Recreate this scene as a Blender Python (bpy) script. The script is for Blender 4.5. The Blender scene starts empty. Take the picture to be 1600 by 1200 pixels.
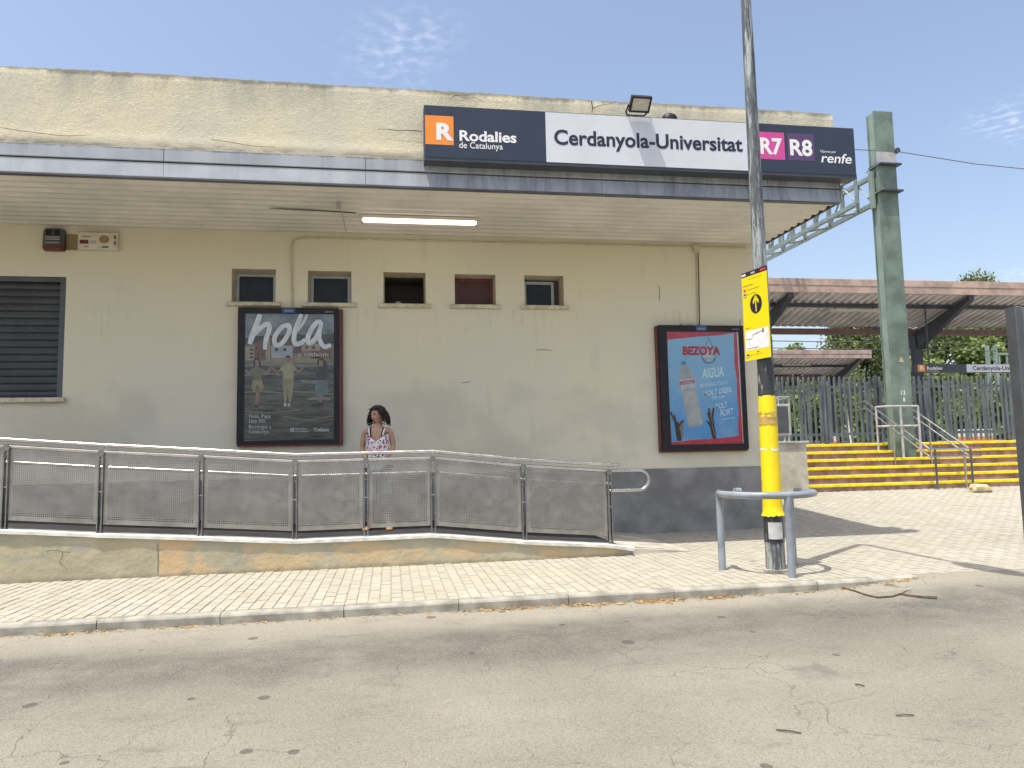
import bpy, bmesh, math, random
from mathutils import Vector, Matrix, Euler
random.seed(7)
S = bpy.context.scene
COL = S.collection
rad = math.radians

# ------------------------------------------------------------------ camera
FPX, EYE = 1158.2, 1.28                      # focal length in pixels of the 1600 px wide photo
PITCH, YAW, ROLL = rad(5.283), rad(9.382), rad(-1.2095)
fw = Vector((math.sin(YAW)*math.cos(PITCH), math.cos(YAW)*math.cos(PITCH), math.sin(PITCH)))
rt0 = Vector((math.cos(YAW), -math.sin(YAW), 0))
up0 = rt0.cross(fw)
RT = rt0*math.cos(ROLL) + up0*math.sin(ROLL)
UP = -rt0*math.sin(ROLL) + up0*math.cos(ROLL)
CP = Vector((0, 0, EYE))
cd = bpy.data.cameras.new('camera')
cd.sensor_width = 36.0
cd.lens = FPX/1600*36
cd.clip_start, cd.clip_end = 0.05, 2000
cam = bpy.data.objects.new('camera', cd)
COL.objects.link(cam)
m3 = Matrix((RT, UP, -fw)).transposed()
cam.matrix_world = Matrix.Translation(CP) @ m3.to_4x4()
S.camera = cam

# ------------------------------------------------------------------ sky, sun, exposure
SUN_EL, SUN_AZ = 71.0, 51.5                  # light travels towards +Y turned SUN_AZ degrees to +X
w = bpy.data.worlds.new('World')
S.world = w
w.use_nodes = True
nt = w.node_tree
nt.nodes.clear()
wo = nt.nodes.new('ShaderNodeOutputWorld')
bg = nt.nodes.new('ShaderNodeBackground')
sky = nt.nodes.new('ShaderNodeTexSky')
sky.sky_type = 'NISHITA'
sky.sun_disc = False
sky.sun_elevation = rad(SUN_EL)
sky.sun_rotation = rad(180+SUN_AZ)
sky.air_density, sky.dust_density, sky.ozone_density = 1.0, 3.0, 1.8
SKY_STRENGTH = 0.15
bg.inputs['Strength'].default_value = SKY_STRENGTH
# thin broken cloud veil, spread over the whole sky
tc = nt.nodes.new('ShaderNodeTexCoord')
sep = nt.nodes.new('ShaderNodeSeparateXYZ')
nt.links.new(tc.outputs['Generated'], sep.inputs[0])
def wmath(op, a, b=None):
    n = nt.nodes.new('ShaderNodeMath'); n.operation = op
    for i, v in enumerate((a, b)):
        if v is None: continue
        if isinstance(v, (int, float)): n.inputs[i].default_value = v
        else: nt.links.new(v, n.inputs[i])
    return n.outputs[0]
zc = wmath('MAXIMUM', sep.outputs[2], 0.12)
comb = nt.nodes.new('ShaderNodeCombineXYZ')
nt.links.new(wmath('DIVIDE', sep.outputs[0], zc), comb.inputs[0])
nt.links.new(wmath('DIVIDE', sep.outputs[1], zc), comb.inputs[1])
def wnoise(scale, detail, off=(0, 0, 0)):
    mp = nt.nodes.new('ShaderNodeMapping'); mp.inputs['Location'].default_value = off
    nt.links.new(comb.outputs[0], mp.inputs[0])
    n = nt.nodes.new('ShaderNodeTexNoise'); n.inputs['Scale'].default_value = scale
    n.inputs['Detail'].default_value = detail
    nt.links.new(mp.outputs[0], n.inputs['Vector'])
    return n.outputs[0]
def wramp(v, lo, hi):
    n = nt.nodes.new('ShaderNodeMapRange'); n.interpolation_type = 'SMOOTHSTEP'
    nt.links.new(v, n.inputs[0]); n.inputs[1].default_value = lo; n.inputs[2].default_value = hi
    return n.outputs[0]
cover = wramp(wnoise(0.9, 1.5, (0.12, -0.15, 0)), 0.545, 0.72)
puffs = wramp(wnoise(26, 5), 0.40, 0.74)
cl = wmath('MULTIPLY', wmath('MULTIPLY', cover, puffs), 0.36)
mixc = nt.nodes.new('ShaderNodeMix'); mixc.data_type = 'RGBA'
nt.links.new(cl, mixc.inputs[0])
nt.links.new(sky.outputs[0], mixc.inputs[6])
mixc.inputs[7].default_value = (6.2, 6.6, 7.4, 1)
tint = nt.nodes.new('ShaderNodeMix'); tint.data_type = 'RGBA'; tint.blend_type = 'MULTIPLY'   # hazy summer air
tint.inputs[0].default_value = 1.0; tint.inputs[7].default_value = (1.10, 1.01, .94, 1)
nt.links.new(mixc.outputs[2], tint.inputs[6]); nt.links.new(tint.outputs[2], bg.inputs[0])
nt.links.new(bg.outputs[0], wo.inputs[0])

sd = bpy.data.lights.new('sun', 'SUN')
sd.energy = 3.1
sd.angle = rad(0.53)
sd.color = (1.0, 0.97, 0.86)
sun = bpy.data.objects.new('sun', sd)
COL.objects.link(sun)
ld = Vector((math.sin(rad(SUN_AZ))*math.cos(rad(SUN_EL)), math.cos(rad(SUN_AZ))*math.cos(rad(SUN_EL)), -math.sin(rad(SUN_EL))))
sun.rotation_euler = ld.to_track_quat('-Z', 'Y').to_euler()
sun.location = (-8, -8, 30)
vs = S.view_settings
vs.view_transform = 'Standard'; vs.look = 'None'; vs.gamma = 1.0; vs.use_curve_mapping = False
vs.exposure = 0.75
S.render.engine = 'CYCLES'
S.render.resolution_x, S.render.resolution_y = 1024, 768

# ------------------------------------------------------------------ helpers
def ray(x, y):
    return RT*((x-800)/FPX) + UP*(-(y-600)/FPX) + fw
def on_y(x, y, Y):                           # photo pixel -> point on the plane at depth Y (a wall, a sign)
    d = ray(x, y); return CP + d*(Y/d.y)
def on_z(x, y, Z):                           # photo pixel -> point on a level surface
    d = ray(x, y); return CP + d*((Z-EYE)/d.z)

WL = {}                                      # world location of each object built
def tag(o, label=None, cat=None, group=None, kind=None):
    if label: o['label'] = label
    if cat: o['category'] = cat
    if group: o['group'] = group
    if kind: o['kind'] = kind
    return o
def thing(name, loc, label=None, cat=None, group=None, kind=None, rotz=0.0):
    o = bpy.data.objects.new(name, None)
    o.empty_display_size = 0.1
    COL.objects.link(o)
    o.location = loc
    o.rotation_euler = (0, 0, rotz)
    WL[o.name] = Vector(loc)
    return tag(o, label, cat, group, kind)
def link(name, me, parent=None, loc=(0, 0, 0), rot=None, world=True):
    o = bpy.data.objects.new(name, me)
    COL.objects.link(o)
    loc = Vector(loc)
    if parent is not None:
        o.parent = parent
        o.location = loc - WL[parent.name] if world else loc
    else:
        o.location = loc
    if rot: o.rotation_euler = rot
    WL[o.name] = loc if world else WL[parent.name] + loc
    return o

FONTCACHE = {}
def glyphs(s, bold):
    k = (s, bold)
    if k in FONTCACHE: return FONTCACHE[k]
    c = bpy.data.curves.new('lettering', 'FONT')
    c.body = s; c.size = 1.0; c.offset = bold; c.resolution_u = 4
    o = bpy.data.objects.new('lettering', c)
    COL.objects.link(o)
    bpy.context.view_layer.update()
    dg = bpy.context.evaluated_depsgraph_get()
    me = bpy.data.meshes.new_from_object(o.evaluated_get(dg))
    v = [(p.co.x, p.co.y) for p in me.vertices]
    f = [tuple(p.vertices) for p in me.polygons]
    bpy.data.objects.remove(o); bpy.data.meshes.remove(me); bpy.data.curves.remove(c)
    FONTCACHE[k] = (v, f)
    return v, f

class MB:
    def __init__(self): self.v, self.f, self.m, self.cur = [], [], [], 0
    def add(self, vs, fs):
        b = len(self.v)
        self.v += [Vector(p) for p in vs]
        for f in fs:
            self.f.append(tuple(i+b for i in f)); self.m.append(self.cur)
        return self
    def box(self, x0, x1, y0, y1, z0, z1, M=None):
        vs = [Vector((x, y, z)) for z in (z0, z1) for y in (y0, y1) for x in (x0, x1)]
        if M is not None: vs = [M @ p for p in vs]
        return self.add(vs, [(0, 2, 3, 1), (4, 5, 7, 6), (0, 1, 5, 4), (2, 6, 7, 3), (0, 4, 6, 2), (1, 3, 7, 5)])
    def cbox(self, x0, x1, y0, y1, z0, z1, c=.01, M=None):   # box with chamfered front (-Y) edges
        vs = [(x0, y1, z0), (x1, y1, z0), (x1, y1, z1), (x0, y1, z1), (x0, y0+c, z0), (x1, y0+c, z0), (x1, y0+c, z1), (x0, y0+c, z1),
              (x0+c, y0, z0+c), (x1-c, y0, z0+c), (x1-c, y0, z1-c), (x0+c, y0, z1-c)]
        vs = [Vector(p) for p in vs]
        if M is not None: vs = [M @ p for p in vs]
        return self.add(vs, [(0, 3, 2, 1), (0, 1, 5, 4), (1, 2, 6, 5), (2, 3, 7, 6), (3, 0, 4, 7), (4, 5, 9, 8), (5, 6, 10, 9), (6, 7, 11, 10), (7, 4, 8, 11), (8, 9, 10, 11)])
    def tube(self, pts, r, n=8, caps=True, closed=False):
        pts = [Vector(p) for p in pts]
        N = len(pts)
        rs = r if isinstance(r, (list, tuple)) else [r]*N
        t0 = (pts[1]-pts[0]).normalized()
        ref = Vector((0, 0, 1)) if abs(t0.z) < .9 else Vector((1, 0, 0))
        nrm = t0.cross(ref).normalized()
        b = len(self.v)
        for i, p in enumerate(pts):
            if closed: t = (pts[(i+1) % N]-pts[i-1]).normalized()
            elif i == 0: t = t0
            elif i == N-1: t = (pts[-1]-pts[-2]).normalized()
            else: t = ((pts[i+1]-p).normalized()+(p-pts[i-1]).normalized()).normalized()
            nrm = (nrm - t*nrm.dot(t)).normalized()
            bn = t.cross(nrm)
            for k in range(n):
                a = 2*math.pi*k/n
                self.v.append(p + (nrm*math.cos(a)+bn*math.sin(a))*rs[i])
        for i in range(N if closed else N-1):
            j = (i+1) % N
            for k in range(n):
                self.f.append((b+i*n+k, b+i*n+(k+1) % n, b+j*n+(k+1) % n, b+j*n+k)); self.m.append(self.cur)
        if caps and not closed:
            self.f.append(tuple(b+k for k in reversed(range(n)))); self.m.append(self.cur)
            self.f.append(tuple(b+(N-1)*n+k for k in range(n))); self.m.append(self.cur)
        return self
    def loft(self, rings, caps=True):        # rings of equal length
        b = len(self.v); n = len(rings[0])
        for r in rings: self.v += [Vector(p) for p in r]
        for i in range(len(rings)-1):
            for k in range(n):
                self.f.append((b+i*n+k, b+i*n+(k+1) % n, b+(i+1)*n+(k+1) % n, b+(i+1)*n+k)); self.m.append(self.cur)
        if caps:
            self.f.append(tuple(b+k for k in reversed(range(n)))); self.m.append(self.cur)
            self.f.append(tuple(b+(len(rings)-1)*n+k for k in range(n))); self.m.append(self.cur)
        return self
    def poly(self, pts, P, d=0.0):           # flat polygon of (u, v) on a surface P(u, v, d)
        return self.add([P(u, v, d) for u, v in pts], [tuple(range(len(pts)))])
    def ell(self, u, v, ru, rv, P, d=0.0, n=14, rot=0.0):
        c, s = math.cos(rot), math.sin(rot)
        return self.poly([(u+ru*math.cos(2*math.pi*k/n)*c-rv*math.sin(2*math.pi*k/n)*s, v+ru*math.cos(2*math.pi*k/n)*s+rv*math.sin(2*math.pi*k/n)*c) for k in range(n)], P, d)
    def stroke(self, pts, wd, P, d=0.0, sub=6):   # brush stroke through (u, v) points
        q = []
        n = len(pts)
        for i in range(n-1):
            p0, p1, p2, p3 = pts[max(i-1, 0)], pts[i], pts[i+1], pts[min(i+2, n-1)]
            for s in range(sub):
                t = s/sub
                q.append(tuple(.5*((2*p1[a])+(-p0[a]+p2[a])*t+(2*p0[a]-5*p1[a]+4*p2[a]-p3[a])*t*t+(-p0[a]+3*p1[a]-3*p2[a]+p3[a])*t**3) for a in (0, 1)))
        q.append(pts[-1])
        N = len(q); vs = []
        for i, p in enumerate(q):
            a, b_ = q[max(i-1, 0)], q[min(i+1, N-1)]
            t = Vector((b_[0]-a[0], b_[1]-a[1])).normalized()
            nn = Vector((-t.y, t.x))
            f = i/(N-1)
            ww = (wd if not isinstance(wd, (tuple, list)) else wd[0]+(wd[1]-wd[0])*f)/2
            ww *= .75+.25*min(1, 6*f, 6*(1-f))
            vs += [P(p[0]+nn.x*ww, p[1]+nn.y*ww, d+.00002*i), P(p[0]-nn.x*ww, p[1]-nn.y*ww, d+.00002*i)]
        return self.add(vs, [(2*i, 2*i+1, 2*i+3, 2*i+2) for i in range(N-1)])
    def text(self, s, u0, u1, v, P, d=0.0, bold=0.0, h=None, slant=0.0, rise=0.0):
        """text from u0 to u1 with its baseline at v; h = height of its tallest letter"""
        gv, gf = glyphs(s, bold)
        x0 = min(p[0] for p in gv); x1 = max(p[0] for p in gv); y1 = max(p[1] for p in gv)
        sx = (u1-u0)/(x1-x0); sy = abs(sx) if h is None else h/y1
        vs = []
        for x, y in gv:
            uu = (x-x0)*sx + slant*y*sy
            vs.append(P(u0+uu, v+y*sy+rise*(x-x0)*sx, d))
        return self.add(vs, gf)
    def mesh(self, name, mats, origin=(0, 0, 0), smooth=False):
        o = Vector(origin)
        me = bpy.data.meshes.new(name)
        me.from_pydata([p-o for p in self.v], [], self.f)
        for m in (mats if isinstance(mats, (list, tuple)) else [mats]): me.materials.append(m)
        if any(self.m): me.polygons.foreach_set('material_index', self.m)
        if smooth: me.polygons.foreach_set('use_smooth', [True]*len(self.f))
        me.update()
        return me
    def build(self, name, mats, parent=None, origin=None, smooth=False):
        """vertices are in world space; origin defaults to the parent's place"""
        if origin is None: origin = WL[parent.name] if parent is not None else Vector((0, 0, 0))
        me = self.mesh(name, mats, origin, smooth)
        if smooth == 'auto':
            bm = bmesh.new(); bm.from_mesh(me)
            for e in bm.edges:
                if len(e.link_faces) == 2 and e.calc_face_angle(0) > rad(38): e.smooth = False
            bm.to_mesh(me); bm.free()
        return link(name, me, parent, origin)
def front(Y):                                # print surface on a plane facing the road
    return lambda u, v, d=0.0: Vector((u, Y-d, v))
def pxfront(Y):                              # the same, addressed by photo pixels
    def P(u, v, d=0.0):
        p = on_y(u, v, Y); return Vector((p.x, Y-d, p.z))
    return P

# ------------------------------------------------------------------ materials
def new_mat(name):
    m = bpy.data.materials.new(name); m.use_nodes = True
    t = m.node_tree
    return m, t, t.nodes['Principled BSDF']
def nmix(t, fac, a, b, mode='MIX'):
    n = t.nodes.new('ShaderNodeMix'); n.data_type = 'RGBA'; n.blend_type = mode
    for i, v in ((0, fac), (6, a), (7, b)):
        if isinstance(v, (int, float)): n.inputs[i].default_value = v
        elif isinstance(v, (tuple, list)): n.inputs[i].default_value = (*v[:3], 1)
        else: t.links.new(v, n.inputs[i])
    return n.outputs[2]
def ncoord(t, scale=(1, 1, 1), kind='Object', loc=(0, 0, 0)):
    c = t.nodes.new('ShaderNodeTexCoord'); mp = t.nodes.new('ShaderNodeMapping')
    mp.inputs['Scale'].default_value = scale; mp.inputs['Location'].default_value = loc
    t.links.new(c.outputs[kind], mp.inputs[0]); return mp.outputs[0]
def ngeo(t, scale=(1, 1, 1), loc=(0, 0, 0)):   # world position
    c = t.nodes.new('ShaderNodeNewGeometry'); mp = t.nodes.new('ShaderNodeMapping')
    mp.inputs['Scale'].default_value = scale; mp.inputs['Location'].default_value = loc
    t.links.new(c.outputs['Position'], mp.inputs[0]); return mp.outputs[0]
def nnoise(t, vec, scale, detail=4, rough=.55, dist=0.0):
    n = t.nodes.new('ShaderNodeTexNoise'); t.links.new(vec, n.inputs['Vector'])
    n.inputs['Scale'].default_value = scale; n.inputs['Detail'].default_value = detail
    n.inputs['Roughness'].default_value = rough; n.inputs['Distortion'].default_value = dist
    return n.outputs[0]
def nvor(t, vec, scale, feature='F1', rnd=1.0):
    n = t.nodes.new('ShaderNodeTexVoronoi'); t.links.new(vec, n.inputs['Vector'])
    n.feature = feature; n.inputs['Scale'].default_value = scale
    n.inputs['Randomness'].default_value = rnd
    return n
def nramp(t, v, lo, hi, a=0.0, b=1.0):
    n = t.nodes.new('ShaderNodeMapRange'); n.interpolation_type = 'SMOOTHSTEP'
    t.links.new(v, n.inputs[0])
    for i, x in ((1, lo), (2, hi), (3, a), (4, b)): n.inputs[i].default_value = x
    return n.outputs[0]
def nm(t, op, a, b=None):
    n = t.nodes.new('ShaderNodeMath'); n.operation = op
    for i, v in enumerate((a, b)):
        if v is None: continue
        if isinstance(v, (int, float)): n.inputs[i].default_value = v
        else: t.links.new(v, n.inputs[i])
    return n.outputs[0]
def nsep(t, vec):
    n = t.nodes.new('ShaderNodeSeparateXYZ'); t.links.new(vec, n.inputs[0]); return n.outputs
def nbump(t, b, h, strength=.3, dist=.01):
    n = t.nodes.new('ShaderNodeBump'); n.inputs['Strength'].default_value = strength
    n.inputs['Distance'].default_value = dist
    t.links.new(h, n.inputs['Height']); t.links.new(n.outputs[0], b.inputs['Normal'])
def plain(name, col, rough=.6, metal=0.0, var=.12, scale=6.0, bump=0.0, bscale=80, spec=.5, coat=0.0):
    m, t, b = new_mat(name)
    v = ngeo(t)
    n1 = nnoise(t, v, scale, 5)
    dark = tuple(c*(1-var*1.6) for c in col); lite = tuple(min(1, c*(1+var)) for c in col)
    t.links.new(nmix(t, nramp(t, n1, .3, .7), dark, lite), b.inputs['Base Color'])
    b.inputs['Roughness'].default_value = rough; b.inputs['Metallic'].default_value = metal
    b.inputs['Specular IOR Level'].default_value = spec
    if coat: b.inputs['Coat Weight'].default_value = coat; b.inputs['Coat Roughness'].default_value = .08
    if bump: nbump(t, b, nnoise(t, v, bscale, 3), bump, .004)
    return m
def emit(name, col, s):
    m, t, b = new_mat(name)
    b.inputs['Base Color'].default_value = (*col, 1)
    b.inputs['Emission Color'].default_value = (*col, 1); b.inputs['Emission Strength'].default_value = s
    return m

def stucco():
    m, t, b = new_mat('rough_cream_stucco')
    v = ngeo(t); p = nsep(t, v)
    base = nmix(t, nramp(t, nnoise(t, v, 1.3, 5), .35, .68), (.71, .65, .475), (.62, .595, .475))
    base = nmix(t, nramp(t, nnoise(t, v, 26, 4), .40, .75, 0, .26), base, (.42, .39, .30))
    # rain grime hanging from the exposed top edge, and a mossy cap
    streak = nnoise(t, ngeo(t, (1.7, 1.7, .5)), 1.0, 8, .7)
    top = nramp(t, p[2], 5.25, 5.86)
    g = nm(t, 'MULTIPLY', top, nramp(t, streak, .36, .66))
    base = nmix(t, nm(t, 'MULTIPLY', g, .70), base, (.30, .295, .25))
    cap = nm(t, 'MULTIPLY', nramp(t, nm(t, 'ADD', p[2], nm(t, 'MULTIPLY', streak, .16)), 5.83, 5.90), .85)
    base = nmix(t, cap, base, (.10, .10, .085))
    foot = nm(t, 'MULTIPLY', nramp(t, p[2], 5.02, 4.94), nramp(t, nnoise(t, ngeo(t, (2.5, 2.5, 9)), 1, 4), .45, .6))
    base = nmix(t, nm(t, 'MULTIPLY', foot, .5), base, (.2, .18, .14))
    t.links.new(base, b.inputs['Base Color']); b.inputs['Roughness'].default_value = .95
    b.inputs['Specular IOR Level'].default_value = .1
    h = nm(t, 'ADD', nnoise(t, v, 62, 6, .75), nm(t, 'MULTIPLY', nnoise(t, v, 22, 4), .6))
    nbump(t, b, h, .85, .016)
    return m
def wallpaint():
    m, t, b = new_mat('cream_wall_paint')
    v = ngeo(t); p = nsep(t, v)
    base = nmix(t, nramp(t, nnoise(t, v, .55, 4), .35, .65), (.735, .675, .505), (.71, .665, .53))
    base = nmix(t, nramp(t, nnoise(t, ngeo(t, (3, 3, .7)), 1.0, 5, .65), .56, .80, 0, .28), base, (.45, .42, .34))
    dr = nnoise(t, ngeo(t, (13, 13, 1.1), (1, 0, 4)), 1.0, 6, .7)   # rain drips that run from the sills
    dm = nm(t, 'MULTIPLY', nm(t, 'MULTIPLY', nramp(t, p[2], 2.75, 3.46), nm(t, 'LESS_THAN', p[2], 3.475)), nm(t, 'MULTIPLY', nramp(t, dr, .50, .68), nramp(t, nnoise(t, v, 1.4, 3), .42, .58)))
    base = nmix(t, nm(t, 'MULTIPLY', dm, .30), base, (.36, .32, .23))
    # worn grey band where people lean, with its own ragged edge
    n2 = nnoise(t, v, 2.2, 6, .65)
    lean = nm(t, 'MULTIPLY', nramp(t, nm(t, 'ADD', p[2], nm(t, 'MULTIPLY', n2, .7)), 2.75, 2.45), nramp(t, nnoise(t, v, .9, 4), .42, .6))
    base = nmix(t, nm(t, 'MULTIPLY', lean, .34), base, (.44, .44, .37))
    base = nmix(t, nramp(t, nnoise(t, v, 60, 2), .66, .8, 0, .3), base, (.35, .32, .25))
    t.links.new(base, b.inputs['Base Color']); b.inputs['Roughness'].default_value = .75
    b.inputs['Specular IOR Level'].default_value = .3
    nbump(t, b, nm(t, 'ADD', nnoise(t, v, 7, 4), nm(t, 'MULTIPLY', nnoise(t, v, 70, 4), .35)), .5, .010)
    return m
def asphalt():
    m, t, b = new_mat('worn_grey_asphalt')
    v = ngeo(t); p = nsep(t, v)
    base = nmix(t, nramp(t, nnoise(t, v, .7, 5), .3, .7), (.205, .193, .158), (.258, .245, .202))
    # oil-darkened strip down the middle of the lane, with ragged edges
    yy = nm(t, 'ADD', p[1], nm(t, 'MULTIPLY', nm(t, 'SUBTRACT', nnoise(t, ngeo(t, (.35, 1, 1)), 1.2, 5), .5), 1.1))
    yy = nm(t, 'ADD', yy, nm(t, 'MULTIPLY', p[0], -.06))
    band = nm(t, 'MULTIPLY', nramp(t, yy, 4.35, 5.25), nramp(t, yy, 6.15, 5.70))
    base = nmix(t, nm(t, 'MULTIPLY', nm(t, 'MULTIPLY', band, nramp(t, nnoise(t, v, 2.0, 6, .7), .30, .62, .45, 1.0)), .72), base, (.080, .077, .069))
    dust = nramp(t, nm(t, 'ADD', p[1], nm(t, 'MULTIPLY', nm(t, 'SUBTRACT', nnoise(t, v, 1.6, 5), .5), .5)), 5.75, 6.45)
    base = nmix(t, nm(t, 'MULTIPLY', dust, .6), base, (.33, .31, .25))
    pat = nnoise(t, ngeo(t, (.8, 1.6, 1), (2, 7, 0)), 2.4, 7, .75)
    base = nmix(t, nramp(t, pat, .52, .70, 0, .50), base, (.11, .106, .094))
    # aggregate
    ag = nvor(t, v, 150)
    base = nmix(t, nramp(t, nsep(t, ag.outputs['Color'])[0], .55, .95, 0, .34), base, (.36, .335, .275))
    base = nmix(t, nramp(t, nsep(t, ag.outputs['Color'])[1], .72, .95, 0, .45), base, (.085, .083, .075))
    # drips and gum
    sp = nvor(t, ngeo(t, (1, .85, 1)), 3.0)
    r_ = nsep(t, sp.outputs['Color'])
    size = nramp(t, r_[0], .15, 1.0, .0, .155)
    spot = nm(t, 'LESS_THAN', nm(t, 'ADD', sp.outputs['Distance'], nm(t, 'MULTIPLY', nnoise(t, v, 30, 3), .03)), size)
    base = nmix(t, nm(t, 'MULTIPLY', spot, .62), base, (.055, .052, .048))
    sp2 = nvor(t, ngeo(t, (1, 1, 1), (3.1, 1.7, 0)), .55)
    big = nramp(t, nm(t, 'ADD', sp2.outputs['Distance'], nm(t, 'MULTIPLY', nnoise(t, v, 7, 4), .28)), .30, .18)
    base = nmix(t, nm(t, 'MULTIPLY', big, .55), base, (.105, .10, .095))
    # cracks, only in tired areas
    dv = t.nodes.new('ShaderNodeVectorMath'); dv.operation = 'ADD'
    nn = t.nodes.new('ShaderNodeTexNoise'); nn.inputs['Scale'].default_value = 3.2; nn.inputs['Detail'].default_value = 4
    t.links.new(v, nn.inputs['Vector'])
    sc = t.nodes.new('ShaderNodeVectorMath'); sc.operation = 'SCALE'; sc.inputs['Scale'].default_value = .32
    t.links.new(nn.outputs['Color'], sc.inputs[0]); t.links.new(v, dv.inputs[0]); t.links.new(sc.outputs[0], dv.inputs[1])
    cr = nvor(t, dv.outputs[0], 1.5, 'DISTANCE_TO_EDGE')
    crack = nm(t, 'MULTIPLY', nramp(t, cr.outputs['Distance'], .006, .0015), nramp(t, nnoise(t, ngeo(t, (1, 1, 1), (5, 2, 0)), .8, 3), .46, .58))
    base = nmix(t, nm(t, 'MULTIPLY', crack, .48), base, (.07, .065, .057))
    t.links.new(base, b.inputs['Base Color']); b.inputs['Roughness'].default_value = .92
    b.inputs['Specular IOR Level'].default_value = .2
    h = nm(t, 'SUBTRACT', nm(t, 'ADD', nramp(t, ag.outputs['Distance'], 0, .7, 1, 0), nm(t, 'MULTIPLY', nnoise(t, v, 30, 3), .6)), nm(t, 'MULTIPLY', crack, 2))
    nbump(t, b, h, .55, .004)
    return m
def paver(name, island):
    m, t, b = new_mat(name)
    v = ngeo(t)
    if island:
        g = t.nodes.new('ShaderNodeNewGeometry'); r_ = g.outputs['Random Per Island']
    else:
        g = t.nodes.new('ShaderNodeObjectInfo'); r_ = g.outputs['Random']
    base = nmix(t, r_, (.355, .338, .28), (.41, .392, .33))
    base = nmix(t, nramp(t, nnoise(t, v, 1.1, 5), .4, .7, 0, .55), base, (.36, .33, .255))
    base = nmix(t, nramp(t, nnoise(t, v, 45, 4), .5, .75, 0, .4), base, (.30, .27, .21))
    base = nmix(t, nramp(t, nnoise(t, ngeo(t, (1, 1, 1), (4, 4, 0)), 2.3, 5, .7), .58, .74, 0, .30), base, (.24, .22, .175))
    gum = nvor(t, v, 3.1); gr_ = nsep(t, gum.outputs['Color'])
    gs = nm(t, 'LESS_THAN', nm(t, 'ADD', gum.outputs['Distance'], nm(t, 'MULTIPLY', nnoise(t, v, 35, 2), .03)), nramp(t, gr_[0], .5, 1.0, 0, .10))
    base = nmix(t, nm(t, 'MULTIPLY', gs, .45), base, (.14, .13, .11))
    t.links.new(base, b.inputs['Base Color']); b.inputs['Roughness'].default_value = .9
    b.inputs['Specular IOR Level'].default_value = .2
    nbump(t, b, nnoise(t, v, 130, 3), .35, .003)
    return m
def rampwall():
    m, t, b = new_mat('patched_ramp_render')
    v = ngeo(t); p = nsep(t, v)
    n1 = nnoise(t, ngeo(t, (1.1, 1, 3.2)), 1.15, 6, .6)
    base = nmix(t, nramp(t, nnoise(t, v, 3, 5), .35, .7), (.36, .335, .235), (.45, .42, .31))
    base = nmix(t, nm(t, 'MULTIPLY', nramp(t, n1, .47, .58, 0, .75), nramp(t, p[0], -2.52, -2.515, .35, 1.0)), base, (.54, .41, .235))
    patch = nm(t, 'MULTIPLY', nramp(t, p[0], -2.53, -2.52), nramp(t, nm(t, 'ADD', p[0], nnoise(t, v, 5, 3)), -1.55, -1.75))
    base = nmix(t, nm(t, 'MULTIPLY', patch, .8), base, (.56, .39, .215))
    base = nmix(t, nramp(t, nnoise(t, ngeo(t, (2, 1, 4), (9, 0, 3)), 1.3, 5), .52, .62, 0, .6), base, (.33, .33, .28))
    base = nmix(t, nramp(t, nm(t, 'ADD', p[2], nm(t, 'MULTIPLY', nnoise(t, v, 6, 4), .08)), .10, .04, 0, .5), base, (.20, .17, .12))
    base = nmix(t, nramp(t, nnoise(t, v, 40, 4), .55, .8, 0, .35), base, (.22, .2, .15))
    t.links.new(base, b.inputs['Base Color']); b.inputs['Roughness'].default_value = .95
    b.inputs['Specular IOR Level'].default_value = .1
    nbump(t, b, nm(t, 'ADD', nnoise(t, v, 18, 5), nnoise(t, v, 4, 3)), .7, .012)
    return m
def fascia():
    m, t, b = new_mat('weathered_grey_fascia_metal')
    v = ngeo(t); p = nsep(t, v)
    st = nnoise(t, ngeo(t, (7, 7, .8)), 1.0, 6, .72)
    dirt = nnoise(t, ngeo(t, (1, 1, 1)), .45, 4)
    base = nmix(t, nramp(t, nnoise(t, v, 2, 4), .3, .7), (.32, .345, .38), (.39, .415, .445))
    k = nramp(t, p[0], -.2, .9, .22, .72)                    # dark streaks gain strength towards the part under the sign
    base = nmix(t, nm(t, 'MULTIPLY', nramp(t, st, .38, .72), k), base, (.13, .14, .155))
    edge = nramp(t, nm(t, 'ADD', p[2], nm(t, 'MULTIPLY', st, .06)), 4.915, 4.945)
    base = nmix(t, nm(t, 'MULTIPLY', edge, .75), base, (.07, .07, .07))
    t.links.new(base, b.inputs['Base Color']); b.inputs['Roughness'].default_value = .5
    b.inputs['Metallic'].default_value = .15
    return m
def steel(name='brushed_stainless_steel', rough=.24, col=(.62, .61, .58), bscale=(1, 60, 60)):
    m, t, b = new_mat(name)
    v = ngeo(t)
    base = nmix(t, nramp(t, nnoise(t, v, 5, 5), .35, .7), tuple(c*.8 for c in col), col)
    t.links.new(base, b.inputs['Base Color']); b.inputs['Metallic'].default_value = 1.0
    t.links.new(nramp(t, nnoise(t, v, 14, 4), .3, .7, rough*.8, rough*1.5), b.inputs['Roughness'])
    return m
def galv():
    m, t, b = new_mat('peeling_galvanised_pole')
    v = ngeo(t)
    st = nnoise(t, ngeo(t, (16, 16, 1.6)), 1.0, 6, .7)
    base = nmix(t, nramp(t, st, .46, .56), (.10, .11, .118), (.42, .44, .43))
    base = nmix(t, nramp(t, nnoise(t, ngeo(t, (8, 8, 2), (3, 1, 2)), 1, 5, .7), .5, .64, 0, .8), base, (.20, .22, .22))
    t.links.new(base, b.inputs['Base Color']); b.inputs['Roughness'].default_value = .55
    b.inputs['Metallic'].default_value = .35
    nbump(t, b, st, .4, .004)
    return m
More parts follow.
